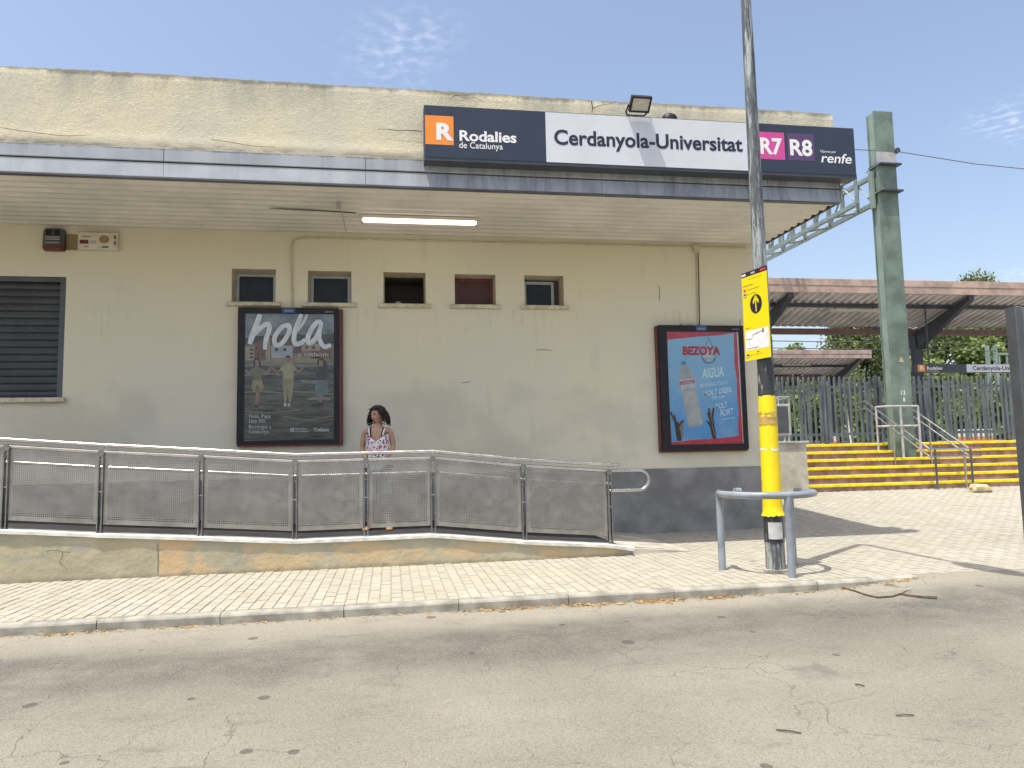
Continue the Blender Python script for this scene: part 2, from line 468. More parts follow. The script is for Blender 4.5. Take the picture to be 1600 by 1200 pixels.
def bark_tape():
    m, t, b = new_mat('black_tape_with_torn_white_bits')
    v = ngeo(t)
    st = nnoise(t, ngeo(t, (14, 14, 2.2)), 1.0, 6, .75)
    base = nmix(t, nramp(t, st, .56, .63, 0, .8), (.035, .037, .042), (.42, .42, .42))
    t.links.new(base, b.inputs['Base Color']); b.inputs['Roughness'].default_value = .42
    nbump(t, b, nnoise(t, v, 22, 5), .5, .006)
    return m
def yellow_wrap():
    m, t, b = new_mat('yellow_plastic_wrap')
    v = ngeo(t)
    base = nmix(t, nramp(t, nnoise(t, ngeo(t, (9, 9, 3)), 1.3, 5, .6), .55, .8, 0, .45), (.88, .67, .008), (.66, .45, .02))
    t.links.new(base, b.inputs['Base Color']); b.inputs['Roughness'].default_value = .35
    nbump(t, b, nnoise(t, ngeo(t, (20, 20, 5)), 1.0, 5), .55, .006)
    return m
def leaf(name, a, c, gl=.25):
    m, t, b = new_mat(name)
    g = t.nodes.new('ShaderNodeNewGeometry')
    base = nmix(t, g.outputs['Random Per Island'], a, c)
    t.links.new(base, b.inputs['Base Color']); b.inputs['Roughness'].default_value = .6
    b.inputs['Specular IOR Level'].default_value = .3
    tr = t.nodes.new('ShaderNodeBsdfTranslucent'); t.links.new(nmix(t, .5, base, (.25, .32, .05)), tr.inputs[0])
    mx = t.nodes.new('ShaderNodeMixShader'); mx.inputs[0].default_value = gl
    t.links.new(b.outputs[0], mx.inputs[1]); t.links.new(tr.outputs[0], mx.inputs[2])
    t.links.new(mx.outputs[0], t.nodes['Material Output'].inputs[0])
    return m
def glass(name='display_glass'):
    m, t, b = new_mat(name)
    tr = t.nodes.new('ShaderNodeBsdfTransparent'); gl = t.nodes.new('ShaderNodeBsdfGlossy')
    gl.inputs['Roughness'].default_value = .04
    fr = t.nodes.new('ShaderNodeFresnel'); fr.inputs[0].default_value = 1.3
    mx = t.nodes.new('ShaderNodeMixShader')
    t.links.new(fr.outputs[0], mx.inputs[0]); t.links.new(tr.outputs[0], mx.inputs[1]); t.links.new(gl.outputs[0], mx.inputs[2])
    t.links.new(mx.outputs[0], t.nodes['Material Output'].inputs[0])
    return m
def floral():
    m, t, b = new_mat('white_floral_cotton')
    v = ncoord(t)
    vo = nvor(t, v, 32); r_ = nsep(t, vo.outputs['Color'])
    d = nm(t, 'ADD', vo.outputs['Distance'], nm(t, 'MULTIPLY', nnoise(t, v, 70, 2), .35))
    petal = nm(t, 'LESS_THAN', d, .62)
    c = nmix(t, nm(t, 'GREATER_THAN', r_[0], .5), (.62, .06, .14), (.05, .07, .20))
    pick = nm(t, 'MULTIPLY', petal, nm(t, 'GREATER_THAN', r_[1], .18))
    t.links.new(nmix(t, pick, (.78, .76, .76), c), b.inputs['Base Color']); b.inputs['Roughness'].default_value = .85
    return m
def ground_mat():
    m, t, b = new_mat('dry_ground')
    v = ngeo(t)
    base = nmix(t, nramp(t, nnoise(t, v, .25, 6), .35, .7), (.20, .17, .12), (.12, .125, .06))
    t.links.new(base, b.inputs['Base Color']); b.inputs['Roughness'].default_value = .95
    return m

M = dict(
    stucco=stucco(), wall=wallpaint(), asphalt=asphalt(), paver=paver('cream_paver', False), paverf=paver('cream_paver_field', True),
    rampwall=rampwall(), fascia=fascia(), steel=steel(), sheet=steel('perforated_stainless_sheet', .40, (.42, .405, .375)),
    galv=galv(), tape=bark_tape(), ywrap=yellow_wrap(), floral=floral(), ground=ground_mat(), glass=glass(),
    dado=plain('dark_grey_plinth_paint', (.255, .25, .235), .7, var=.18, scale=2.5, bump=.3),
    soffit=plain('cream_soffit_metal', (.68, .655, .59), .45, var=.08, scale=1.2),
    soffitgap=plain('soffit_joint', (.28, .25, .21), .8),
    reveal=plain('window_reveal_paint', (.56, .50, .36), .8, var=.1),
    sill=plain('cream_concrete_sill', (.62, .56, .42), .8, var=.15, scale=12),
    navy=plain('navy_sign_face', (.031, .040, .062), .28, var=.06, scale=2),
    signwhite=plain('white_sign_face', (.62, .64, .68), .3, var=.03, scale=2),
    signedge=plain('dark_sign_casing', (.055, .063, .08), .4, var=.1),
    orange=plain('orange_print', (.85, .27, .03), .35, var=.03),
    white=plain('white_print', (.80, .80, .80), .4, var=.03),
    magenta=plain('magenta_print', (.62, .07, .30), .35, var=.04),
    purple=plain('purple_print', (.10, .055, .14), .35, var=.04),
    ink=plain('navy_lettering', (.018, .022, .040), .4, var=.05),
    black=plain('black_plastic', (.016, .017, .020), .45, var=.15, spec=.3),
    dgrey=plain('dark_grey_metal', (.075, .08, .088), .42, var=.15, scale=3),
    lgrey=plain('light_grey_metal', (.42, .42, .42), .5, var=.12),
    ringpaint=plain('grey_enamel_paint', (.25, .28, .32), .35, var=.15, scale=5, coat=.15),
    slate=plain('slate_shutter_slat', (.055, .062, .068), .5, var=.1, scale=3),
    whitebox=plain('off_white_plastic', (.66, .61, .50), .5, var=.08),
    brownpatch=plain('brown_cardboard_patch', (.30, .215, .12), .9, var=.1),
    wine=plain('dark_red_frame_paint', (.135, .030, .028), .45, var=.15),
    darkglass=plain('dark_window_glass', (.022, .024, .028), .25, var=.1, spec=.22),
    darkroom=plain('unlit_room', (.10, .085, .085), .9, var=.1),
    redpanel=plain('dark_red_window_panel', (.075, .022, .022), .5, var=.12),
    alu=plain('grey_aluminium_frame', (.36, .38, .37), .4, metal=.3, var=.08),
    conduit=plain('cream_painted_conduit', (.56, .51, .37), .6, var=.1, scale=9),
    cable=plain('dark_cable', (.05, .048, .045), .6),
    kerb=plain('grey_concrete_kerb', (.33, .315, .265), .9, var=.22, scale=5, bump=.5, bscale=60),
    joint=plain('sand_joint_bed', (.31, .285, .225), .95, var=.2, scale=20),
    coping=plain('pale_concrete_coping', (.66, .65, .60), .6, var=.14, scale=7),
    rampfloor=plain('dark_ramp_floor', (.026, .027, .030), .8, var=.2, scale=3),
    green=plain('green_painted_steel', (.15, .205, .17), .5, var=.2, scale=2.2),
    greenpale=plain('pale_green_painted_steel', (.22, .29, .255), .5, var=.1, scale=2),
    fence=plain('blue_grey_fence_paint', (.105, .125, .135), .5, var=.2, scale=2),
    rust=plain('rust_red_canopy_trim', (.46, .34, .285), .6, var=.16, scale=3),
    corr=plain('grey_corrugated_sheet', (.62, .60, .60), .5, var=.15, scale=1.5),
    canopysteel=plain('dark_canopy_steel', (.050, .056, .072), .5, var=.15),
    stairred=plain('terracotta_stair_tile', (.36, .225, .18), .8, var=.25, scale=4, bump=.2),
    stairtop=plain('stair_tread', (.30, .22, .17), .85, var=.2, scale=4),
    nosing=plain('yellow_step_nosing', (.88, .69, .01), .5, var=.14, scale=9),
    concrete=plain('rendered_concrete', (.46, .43, .355), .9, var=.18, scale=3, bump=.5, bscale=25),
    platform=plain('platform_paving', (.45, .42, .37), .9, var=.15),
    ysign=plain('yellow_sign_face', (.86, .68, .004), .45, var=.02),
    tube=emit('lit_fluorescent_tube', (1.0, .94, .74), 1.25),
    lens=plain('floodlight_reflector', (.55, .53, .48), .25, var=.12, scale=30),
    skin=plain('skin', (.44, .26, .18), .55, var=.06, scale=10),
    hair=plain('dark_brown_hair', (.022, .015, .012), .5, var=.3, scale=30),
    denim=plain('grey_blue_cloth', (.16, .20, .26), .9, var=.1, scale=20),
    sandal=plain('tan_leather', (.36, .19, .07), .6, var=.15, scale=20),
    dryleaf=leaf('dry_leaf', (.34, .18, .06), (.52, .36, .16), .15),
    pine=leaf('pine_needles', (.075, .105, .042), (.22, .255, .105)),
    bright=leaf('broad_green_leaves', (.09, .145, .04), (.26, .32, .11)),
    bark=plain('bark', (.12, .085, .06), .9, var=.3, scale=8, bump=.6, bscale=20),
    twig=plain('dry_twig', (.10, .075, .055), .85, var=.25, scale=20),
    bag=plain('beige_paper', (.52, .42, .27), .85, var=.15, scale=9),
    totempanel=plain('smoked_grey_panel', (.14, .14, .15), .25, var=.08),
    lips=plain('lips', (.30, .10, .09), .5),
    gutter=plain('brown_gutter_paint', (.17, .10, .095), .55, var=.12),
    truss=plain('blue_grey_truss_paint', (.20, .255, .25), .5, var=.12),
    poststeel=steel('dark_post_steel', .3, (.34, .335, .32)),
    wire=plain('overhead_wire', (.10, .11, .12), .5),
    crack=plain('crack_shadow', (.09, .08, .065), .95),
    parcel=plain('grey_paper_notice', (.50, .50, .50), .7, var=.12, scale=14),
    clear=plain('brown_packing_tape', (.50, .33, .10), .3, var=.15, scale=16),
)

# ------------------------------------------------------------------ ground, road, pavement
WALL_Y, FAC_Y, SIGN_Y, RAMP_Y, KERB_Y = 11.09, 8.95, 8.75, 8.85, 6.60
WALL_R, ROOF_R = 5.88, 6.05
SOF_Z, FAC_MID, FAC_TOP, PAR_TOP = 4.58, 4.755, 4.915, 5.84
ROAD_Z = -0.085
def sstep(a, b, x):
    t = max(0.0, min(1.0, (x-a)/(b-a))); return t*t*(3-2*t)
def plaza_z(x, y):                           # the square rises gently to the foot of the stairs
    return .285*sstep(9.3, 15.4, y)*sstep(5.0, 7.5, x)
g = MB()
g.add([(-600, -600, -.30), (600, -600, -.30), (600, 900, -.30), (-600, 900, -.30)], [(0, 1, 2, 3)])
tag(g.build('ground', M['ground']), kind='structure')
def road_z(x, y):                            # it climbs to the level of the square where the kerb runs out
    return ROAD_Z + .083*sstep(3.9, 5.2, x)*sstep(4.6, 6.4, y)
r = MB()
xs = [-60, -30, -15, -8, -4, 0, 2, 3.6]+[4+.25*i for i in range(17)]+[9, 12, 18, 30, 60]
ys = [-14, -6, 0, 2, 3, 3.6]+[4+.25*i for i in range(11)]+[6.745]
for yy in ys:
    for xx in xs: r.v.append(Vector((xx, yy, road_z(xx, yy))))
nx = len(xs)
for j in range(len(ys)-1):
    for i in range(nx-1):
        r.f.append((j*nx+i, j*nx+i+1, (j+1)*nx+i+1, (j+1)*nx+i)); r.m.append(0)
tag(r.build('road', M['asphalt'], smooth=True), kind='structure')

# paving bed, then single pavers
bed = MB()
bx = [-30, -9, -4, 0, 2.9, 4, 5]+[5.25+.25*i for i in range(12)]+[9, 12, 16, 22, 40]
by = [6.72, 7.5, 8.4, 8.9, 9.3]+[9.6+.4*i for i in range(15)]+[15.8, 17.0]
for yy in by:
    for xx in bx: bed.v.append(Vector((xx, yy, plaza_z(xx, yy)-.006)))
n_ = len(bx)
for j in range(len(by)-1):
    for i in range(n_-1):
        bed.f.append((j*n_+i, j*n_+i+1, (j+1)*n_+i+1, (j+1)*n_+i)); bed.m.append(0)
pavement = bed.build('pavement', M['joint'], smooth=True)
tag(pavement, kind='structure')
BW, BL, GAP = .100, .200, .0045
def brick_mb(mb, x, y, z, w_, l_, tx=0.0, ty=0.0, slope=0.0):
    a, b_, c = w_/2-GAP/2, l_/2-GAP/2, .004
    vs = []
    for sx, sy, s in [(-1, -1, 0), (1, -1, 0), (1, 1, 0), (-1, 1, 0), (-1, -1, 1), (1, -1, 1), (1, 1, 1), (-1, 1, 1)]:
        ax, ay = sx*(a-c*s), sy*(b_-c*s)
        vs.append((x+ax, y+ay, z+(-.03 if s == 0 else 0)+tx*ax+(ty+slope)*ay))
    return mb.add(vs, [(4, 5, 6, 7), (0, 1, 5, 4), (1, 2, 6, 5), (2, 3, 7, 6), (3, 0, 4, 7)])
single = brick_mb(MB(), 0, 0, 0, BW, BL).mesh('paver', M['paver'])
field = MB()
rp = random.Random(3)
nsingle = 0
cols = int((26+10.0)/BW)
for i in range(cols):
    x = -10+BW*(i+.5)
    y = 6.73+(BL/2 if i % 2 else 0)
    if i % 2: ylist = [6.73+BL/4] ; lens = [BL/2]
    else: ylist, lens = [], []
    yy = y
    while yy < 15.15:
        ylist.append(yy+BL/2); lens.append(BL); yy += BL
    for yc, L in zip(ylist, lens):
        if x < 2.93 and yc > RAMP_Y-.02: continue
        if x < WALL_R and yc > WALL_Y: continue
        if x > 13 and yc < 8.0+.0*x and x > 16: continue
        if yc > 15.0: continue
        z = plaza_z(x, yc)+rp.uniform(-.0022, .0022)
        sl = (plaza_z(x, yc+.1)-plaza_z(x, yc-.1))/.2
        sx_ = (plaza_z(x+.1, yc)-plaza_z(x-.1, yc))/.2
        if L == BL and nsingle < 300 and 1.05 < x < 4.3 and yc < 7.75 and (x-3.92)**2+(yc-7.26)**2 > .13**2:
            o = link('paver', single, pavement, (x, yc, z))
            o.rotation_euler = (rp.uniform(-.010, .010), rp.uniform(-.012, .012), rp.uniform(-.012, .012))
            nsingle += 1
        else:
            brick_mb(field, x, yc, z, BW, L, rp.uniform(-.012, .012)+sx_, rp.uniform(-.01, .01), sl)
tag(field.build('paver_field', M['paverf'], pavement), kind='stuff')

# kerb: separate stones
kb = tag(thing('kerb', (0, KERB_Y, 0)), kind='structure')
kx = [-9.4+1.0*i for i in range(11)]
edges = [-9.3, -8.3, -7.3, -6.3, -5.3, -4.3, -3.32, -2.35, -1.4, -.40, .58, 1.56, 2.55, 3.35, 3.98, 4.55, 5.05]
rk = random.Random(5)
for a, b_ in zip(edges[:-1], edges[1:]):
    k = MB(); zt = rk.uniform(-.003, .003); o_ = rk.uniform(-.006, .006)
    prof = [(KERB_Y+o_, -.25), (KERB_Y+o_, -.022+zt), (KERB_Y+.008+o_, -.008+zt), (KERB_Y+.022+o_, zt+.001), (KERB_Y+.115, zt+.001), (KERB_Y+.115, -.25)]
    k.loft([[(xx, p, z) for p, z in prof] for xx in (a+.003, b_-.003)])
    k.build('kerb_stone', M['kerb'], kb)
k = MB(); k.box(-9.2, 5.0, KERB_Y+.03, KERB_Y+.10, -.25, -.012); k.build('kerb_joint', M['joint'], kb)

# ------------------------------------------------------------------ station building
bld = thing('station_building', (0, WALL_Y, 0), 'long cream rendered station building with flat roof, deep canopy and stucco parapet', 'building')
wins = [(-2.26, -1.645, 3.53, 4.03), (-1.19, -.56, 3.53, 4.02), (-.09, .54, 3.53, 4.02), (.98, 1.61, 3.53, 4.01), (2.06, 2.68, 3.53, 4.01)]
SH = (-6.3, -4.475, 2.165, 3.865)
holes = wins+[SH]
X0 = -11.0
gx = sorted(set([X0, WALL_R]+[h[0] for h in holes]+[h[1] for h in holes]))
gz = sorted(set([.985, SOF_Z+.05]+[h[2] for h in holes]+[h[3] for h in holes]))
wl = MB()
for i in range(len(gx)-1):
    for j in range(len(gz)-1):
        cx, cz = (gx[i]+gx[i+1])/2, (gz[j]+gz[j+1])/2
        if any(h[0] < cx < h[1] and h[2] < cz < h[3] for h in holes): continue
        wl.add([(gx[i], WALL_Y, gz[j]), (gx[i+1], WALL_Y, gz[j]), (gx[i+1], WALL_Y, gz[j+1]), (gx[i], WALL_Y, gz[j+1])], [(0, 1, 2, 3)])
wl.add([(WALL_R, WALL_Y, .985), (WALL_R, 19.0, .985), (WALL_R, 19.0, SOF_Z+.05), (WALL_R, WALL_Y, SOF_Z+.05)], [(0, 1, 2, 3)])
wl.add([(X0, 19, .0), (X0, WALL_Y, .0), (X0, WALL_Y, SOF_Z+.05), (X0, 19, SOF_Z+.05)], [(0, 1, 2, 3)])
wl.add([(WALL_R, 19, 0), (X0, 19, .0), (X0, 19, SOF_Z+.05), (WALL_R, 19, SOF_Z+.05)], [(0, 1, 2, 3)])
wl.build('wall', M['wall'], bld)
dd = MB()
dd.box(X0, WALL_R+.012, WALL_Y-.012, 19.02, -.1, .985)
dd.build('plinth', M['dado'], bld)

# windows
D = .26
def window(idx, h):
    x0, x1, z0, z1 = h
    wn = MB()                                # splayed reveal
    ix0, ix1, iz1 = x0+.02, x1-.02, z1-.02
    a = [(x0, WALL_Y, z0), (x1, WALL_Y, z0), (x1, WALL_Y, z1), (x0, WALL_Y, z1)]
    b_ = [(ix0, WALL_Y+D, z0), (ix1, WALL_Y+D, z0), (ix1, WALL_Y+D, iz1), (ix0, WALL_Y+D, iz1)]
    wn.add(a+b_, [(0, 1, 5, 4), (1, 2, 6, 5), (2, 3, 7, 6), (3, 0, 4, 7)])
    wo_ = wn.build('window', M['reveal'], bld, origin=((x0+x1)/2, WALL_Y, z0))
    s = MB(); s.cbox(x0-.075, x1+.075, WALL_Y-.055, WALL_Y+.03, z0-.055, z0+.004, .008)
    s.build('sill', M['sill'], wo_)
    fr = MB(); yb = WALL_Y+D-.05
    t_ = .045
    if idx == 4: fx0, fx1, fz1 = ix0+.0, ix1-.09, iz1-.03
    else: fx0, fx1, fz1 = ix0, ix1, iz1
    fr.box(fx0, fx0+t_, yb, yb+.045, z0+.003, fz1); fr.box(fx1-t_, fx1, yb, yb+.045, z0+.003, fz1)
    fr.box(fx0+t_, fx1-t_, yb, yb+.045, z0+.003, z0+t_); fr.box(fx0+t_, fx1-t_, yb, yb+.045, fz1-t_, fz1)
    if idx != 2: fr.build('frame', M[['alu', 'alu', 'black', 'wine', 'alu'][idx]], wo_)
    p = MB(); p.box(fx0+.01, fx1-.01, yb+.020, yb+.028, z0+.006, fz1-.01)
    if idx != 2: p.build('pane', M['redpanel'] if idx == 3 else M['darkglass'], wo_)
    back = MB(); back.box(x0-.02, x1+.02, WALL_Y+D+.02 if idx != 2 else WALL_Y+D+.5, WALL_Y+D+.6, z0-.1, z1+.1)
    if idx == 2:
        back = MB(); y0_, y1_ = WALL_Y+D, WALL_Y+D+.55
        back.add([(ix0, y0_, z0), (ix1, y0_, z0), (ix1, y0_, iz1), (ix0, y0_, iz1), (ix0, y1_, z0), (ix1, y1_, z0), (ix1, y1_, iz1), (ix0, y1_, iz1)],
                 [(0, 1, 5, 4), (1, 2, 6, 5), (2, 3, 7, 6), (3, 0, 4, 7), (4, 5, 6, 7)])
    back.build('room_behind', M['darkroom'], wo_)
    return wo_
WO = [window(i, h) for i, h in enumerate(wins)]
# roller shutter window on the left
x0, x1, z0, z1 = SH
sh = MB()
sh.add([(x0, WALL_Y, z0), (x1, WALL_Y, z0), (x1, WALL_Y, z1), (x0, WALL_Y, z1), (x0, WALL_Y+.14, z0), (x1, WALL_Y+.14, z0), (x1, WALL_Y+.14, z1), (x0, WALL_Y+.14, z1)],
       [(0, 1, 5, 4), (1, 2, 6, 5), (2, 3, 7, 6), (3, 0, 4, 7), (4, 5, 6, 7)])
sw = sh.build('shutter_window', M['black'], bld, origin=((x0+x1)/2, WALL_Y, z0))
f = MB()
f.box(x1-.075, x1-.001, WALL_Y+.005, WALL_Y+.13, z0+.002, z1-.002); f.box(x0+.001, x0+.075, WALL_Y+.005, WALL_Y+.13, z0+.002, z1-.002)
f.box(x0+.075, x1-.075, WALL_Y+.01, WALL_Y+.13, z1-.07, z1-.003)
f.build('frame', M['dgrey'], sw)
ns = 16; sz = (z1-.07-z0)/ns
sl = MB()
zz = [(0, .045), (.12, .03), (.5, .018), (.88, .03), (1, .045)]
sl.loft([[(xx, WALL_Y+.05+d_, q*sz*.985) for q, d_ in zz]+[(xx, WALL_Y+.10, sz*.985), (xx, WALL_Y+.10, 0)] for xx in (x0+.075, x1-.075)])
slm = sl.mesh('slat', M['slate'])
for i in range(ns): link('slat', slm, sw, (0, 0, z0+i*sz+.002))
s = MB(); s.cbox(x0-.05, x1+.05, WALL_Y-.07, WALL_Y+.03, z0-.065, z0+.002, .008); s.build('sill', M['sill'], sw)

# canopy soffit: long metal planks, each with a raised lip
sof = MB(); sof.box(X0, ROOF_R-.03, FAC_Y+.05, WALL_Y+.02, SOF_Z+.038, SOF_Z+.06)
soff = sof.build('soffit', M['soffitgap'], bld)
npk = 11; pw = (WALL_Y-FAC_Y-.06)/npk
pk = MB()
prof = [(0.0, .032), (pw*.10, .032), (pw*.30, .0), (pw*.62, .0), (pw*.82, .032), (pw-.002, .032), (pw-.002, .036), (0, .036)]
pk.loft([[(xx, q, z) for q, z in prof] for xx in (X0, ROOF_R-.02)])
pkm = pk.mesh('soffit_plank', M['soffit'])
for i in range(npk): link('plank', pkm, soff, (0, FAC_Y+.055+i*pw, SOF_Z))
# fascia in two bands of sheet panels
fas = MB(); fas.box(X0, ROOF_R-.01, FAC_Y+.02, FAC_Y+.05, SOF_Z+.0, FAC_TOP)
fo = fas.build('fascia', M['dgrey'], bld)
fe = [-10.9, -7.6, -4.62, -1.62, -.55 if False else -.34, 2.65, 5.0, ROOF_R]
fe = [-10.9, -7.9, -5.2, -2.6, -.28, 2.7, 5.0, ROOF_R]
for a, b_ in zip(fe[:-1], fe[1:]):
    q = MB(); q.loft([[(xx, FAC_Y+.025, SOF_Z-.015), (xx, FAC_Y-.020, SOF_Z-.015), (xx, FAC_Y-.022, SOF_Z-.008), (xx, FAC_Y-.006, FAC_MID-.012), (xx, FAC_Y+.025, FAC_MID-.012)] for xx in (a+.002, b_-.002)]); q.build('fascia_panel', M['fascia'], fo)
    q = MB(); q.cbox(a+.002, b_-.002, FAC_Y-.016, FAC_Y+.025, FAC_MID+.006, FAC_TOP, .005); q.build('fascia_panel', M['fascia'], fo)
q = MB(); q.box(X0, ROOF_R-.02, FAC_Y-.024, FAC_Y+.045, SOF_Z-.034, SOF_Z-.016); q.build('drip_edge', M['dgrey'], fo)
q = MB(); q.box(ROOF_R-.003, ROOF_R+.02, FAC_Y, WALL_Y+.4, SOF_Z-.01, FAC_TOP); q.build('fascia_end', M['dgrey'], fo)
# parapet: coarse stucco with an uneven top edge
pp = MB()
rr = random.Random(11)
nxp, nzp = 340, 18
PX0, PX1 = X0, ROOF_R-.02
for j in range(nzp+1):
    for i in range(nxp+1):
        x = PX0+(PX1-PX0)*i/nxp
        wob = .006*math.sin(x*1.1)+.005*math.sin(x*2.7+1)
        zt = PAR_TOP+.004*math.sin(x*1.7)+rr.uniform(-.007, .007)*(j == nzp)
        z = FAC_TOP-.02+(zt-FAC_TOP+.02)*j/nzp
        y = FAC_Y+.012+wob*.5+rr.uniform(-.0025, .0025)+(.02 if j == nzp else 0)-.012*math.exp(-((z-5.0)/.06)**2)
        pp.v.append(Vector((x, y, z)))
for j in range(nzp):
    for i in range(nxp):
        a = j*(nxp+1)+i
        pp.f.append((a, a+1, a+nxp+2, a+nxp+1)); pp.m.append(0)
b0 = nzp*(nxp+1)
for i in range(nxp+1):
    p = pp.v[b0+i]; pp.v.append(Vector((p.x, FAC_Y+.24, p.z-.01+rr.uniform(-.008, .008))))
c0 = (nzp+1)*(nxp+1)
for i in range(nxp):
    pp.f.append((b0+i, b0+i+1, c0+i+1, c0+i)); pp.m.append(0)
pp.add([(PX1, FAC_Y+.01, FAC_TOP-.02), (PX1, FAC_Y+.24, FAC_TOP-.02), (PX1, FAC_Y+.24, PAR_TOP-.01), (PX1, FAC_Y+.03, PAR_TOP-.005)], [(0, 1, 2, 3)])
pp.add([(PX0, FAC_Y+.24, FAC_TOP-.02), (PX1, FAC_Y+.24, FAC_TOP-.02), (PX1, FAC_Y+.24, PAR_TOP-.01), (PX0, FAC_Y+.24, PAR_TOP-.01)], [(3, 2, 1, 0)])
par = pp.build('parapet', M['stucco'], bld, smooth=True)
rf = MB(); rf.box(X0, ROOF_R-.02, FAC_Y+.245, 19.3, SOF_Z+.07, FAC_TOP+.12); rf.build('roof', M['concrete'], bld)
# cracks in the parapet render
def crack(pts, wd, name='crack'):
    q = MB(); P = pxfront(FAC_Y-.012)
    q.stroke(pts, wd, P, 0.0, 3)
    q.build(name, M['crack'], par)
crack([(660, 206), (648, 204), (636, 203.5), (622, 204), (606, 202), (590, 202)], (1.8, .7))
crack([(924, 158), (925, 163), (926, 170), (924.5, 177)], (2.0, 1.0))
crack([(926, 170), (936, 165), (948, 163), (962, 160)], (1.1, .5))
crack([(0, 199), (30, 204), (62, 208), (100, 212), (140, 211)], (1.0, .6))
crack([(330, 218), (360, 222), (395, 228), (430, 230)], (1.0, .5))
crack([(705, 152), (716, 149), (728, 154), (742, 152), (752, 158)], (1.1, .5))
# drip scar on the soffit beside the tube light
q = MB(); q.stroke([(421, 325.5), (440, 326.5), (470, 328), (500, 329.5), (530, 331), (556, 333)], (1.0, 1.8), lambda u, v, d=0.0: on_z(u, v, SOF_Z-.004), 0, 3)
q.build('stain', M['crack'], soff)
# long hairline crack and peeled spot on the wall
for pts in ([(838, 547), (848, 546.5), (862, 547.5)], [(1029, 446), (1031, 458), (1030, 470)], [(735, 596), (728, 597.5), (722, 598)]):
    q = MB(); q.stroke(pts, .9, pxfront(WALL_Y-.002), 0, 3); q.build('crack', M['crack'], bld)

# ------------------------------------------------------------------ ramp and railing
prof = [(-9.0, .90), (-4.11, .572), (-3.15, .493), (-2.11, .420), (-1.085, .342), (.495, .350), (1.58, .230), (2.66, .142), (2.885, .10)]
def ramp_z(x):
    for (a, za), (b_, zb) in zip(prof[:-1], prof[1:]):
        if a <= x <= b_: return za+(zb-za)*(x-a)/(b_-a)
    return prof[-1][1] if x > prof[-1][0] else prof[0][1]
rp_ = thing('access_ramp', (0, RAMP_Y, 0), 'low rendered access ramp with patched ochre side wall along the station front', 'ramp')
rw = MB()
xs = sorted(set([p[0] for p in prof]+[-9+.2*i for i in range(60)]))
xs = [x for x in xs if x <= 2.885]
rz = random.Random(2)
rings = []
for x in xs:
    t_ = ramp_z(x)-.04
    rings.append([(x, RAMP_Y+rz.uniform(-.004, .004), -.15), (x, RAMP_Y+rz.uniform(-.005, .005), max(.0, t_*.5)), (x, RAMP_Y+rz.uniform(-.003, .003), t_), (x, RAMP_Y+.16, t_), (x, RAMP_Y+.16, -.15)])
rw.loft(rings)
rwo = rw.build('side_wall', M['rampwall'], rp_, smooth='auto')
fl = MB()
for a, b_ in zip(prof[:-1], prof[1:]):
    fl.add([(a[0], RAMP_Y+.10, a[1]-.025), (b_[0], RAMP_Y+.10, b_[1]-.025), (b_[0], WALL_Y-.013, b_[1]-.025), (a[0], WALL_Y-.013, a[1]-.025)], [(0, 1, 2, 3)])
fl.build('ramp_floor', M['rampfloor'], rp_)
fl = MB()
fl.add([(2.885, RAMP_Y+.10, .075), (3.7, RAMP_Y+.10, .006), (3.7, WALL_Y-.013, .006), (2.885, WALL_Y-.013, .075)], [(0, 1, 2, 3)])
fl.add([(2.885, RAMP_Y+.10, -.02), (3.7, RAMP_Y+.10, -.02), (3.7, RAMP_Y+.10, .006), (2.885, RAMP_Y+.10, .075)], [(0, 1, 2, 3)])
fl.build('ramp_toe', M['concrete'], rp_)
cp = MB()
rings = []
for x in xs+[2.93]:
    t_ = ramp_z(min(x, 2.885)); j = rz.uniform(-.004, .004)
    rings.append([(x, RAMP_Y-.028+j, t_-.042+j*.5), (x, RAMP_Y-.028+j, t_-.006), (x, RAMP_Y-.018, t_), (x, RAMP_Y+.17, t_), (x, RAMP_Y+.17, t_-.042)])
cp.loft(rings); cp.build('coping', M['coping'], rp_)
for pts in ([(72, 862), (84, 860), (97, 862.5), (96, 872), (93, 879), (104, 888)], [(97, 862.5), (110, 863)], [(246, 850), (247, 870), (246.5, 897)]):
    q = MB(); q.stroke(pts, .8, pxfront(RAMP_Y-.007), 0, 3); q.build('crack', M['crack'], rwo)

rail = thing('ramp_railing', (0, RAMP_Y+.06, .35), 'stainless steel railing with perforated sheet panels along the access ramp', 'railing')
RY = RAMP_Y+.05
posts = [2.655, 1.585, .495, -.285, -1.087, -2.113, -3.165, -4.125, -5.2]
for x in posts:
    z = ramp_z(x)
    q = MB()
    for s in (-1, 1):
        q.box(x+s*.021-.006, x+s*.021+.006, RY-.028, RY+.028, z-.002, z+.875)
    po = q.build('post', M['poststeel'], rail)
    q = MB()
    q.tube([(x, RY-.034, z+.875), (x, RY+.034, z+.875)], .036, 12)
    q.build('clamp', M['poststeel'], po, smooth='auto')
    for zz in (.45, .72, .80):
        q = MB(); q.tube([(x-.034, RY-.01, z+zz), (x+.034, RY-.01, z+zz)], .010, 8); q.build('bolt', M['poststeel'], po, smooth='auto')
def rail_line(dz, r_, y, xa, xb, name, mat='steel'):
    pts = [(xa, y, ramp_z(xa)+dz)]+[(p[0], y, p[1]+dz) for p in prof if xa < p[0] < xb-.3]+[(xb, y, ramp_z(min(xb, 2.66))+dz-(max(0, xb-2.66)*.09))]
    q = MB(); q.tube(pts, r_, 12); return q.build(name, M[mat], rail, smooth='auto')
rail_line(.965, .0215, RY-.015, -6.4, 2.80, 'handrail')
rail_line(.890, .0215, RY, -6.4, 2.655, 'handrail')
inner = rail_line(.715, .021, RY+.10, -6.4, 2.655, 'inner_handrail')
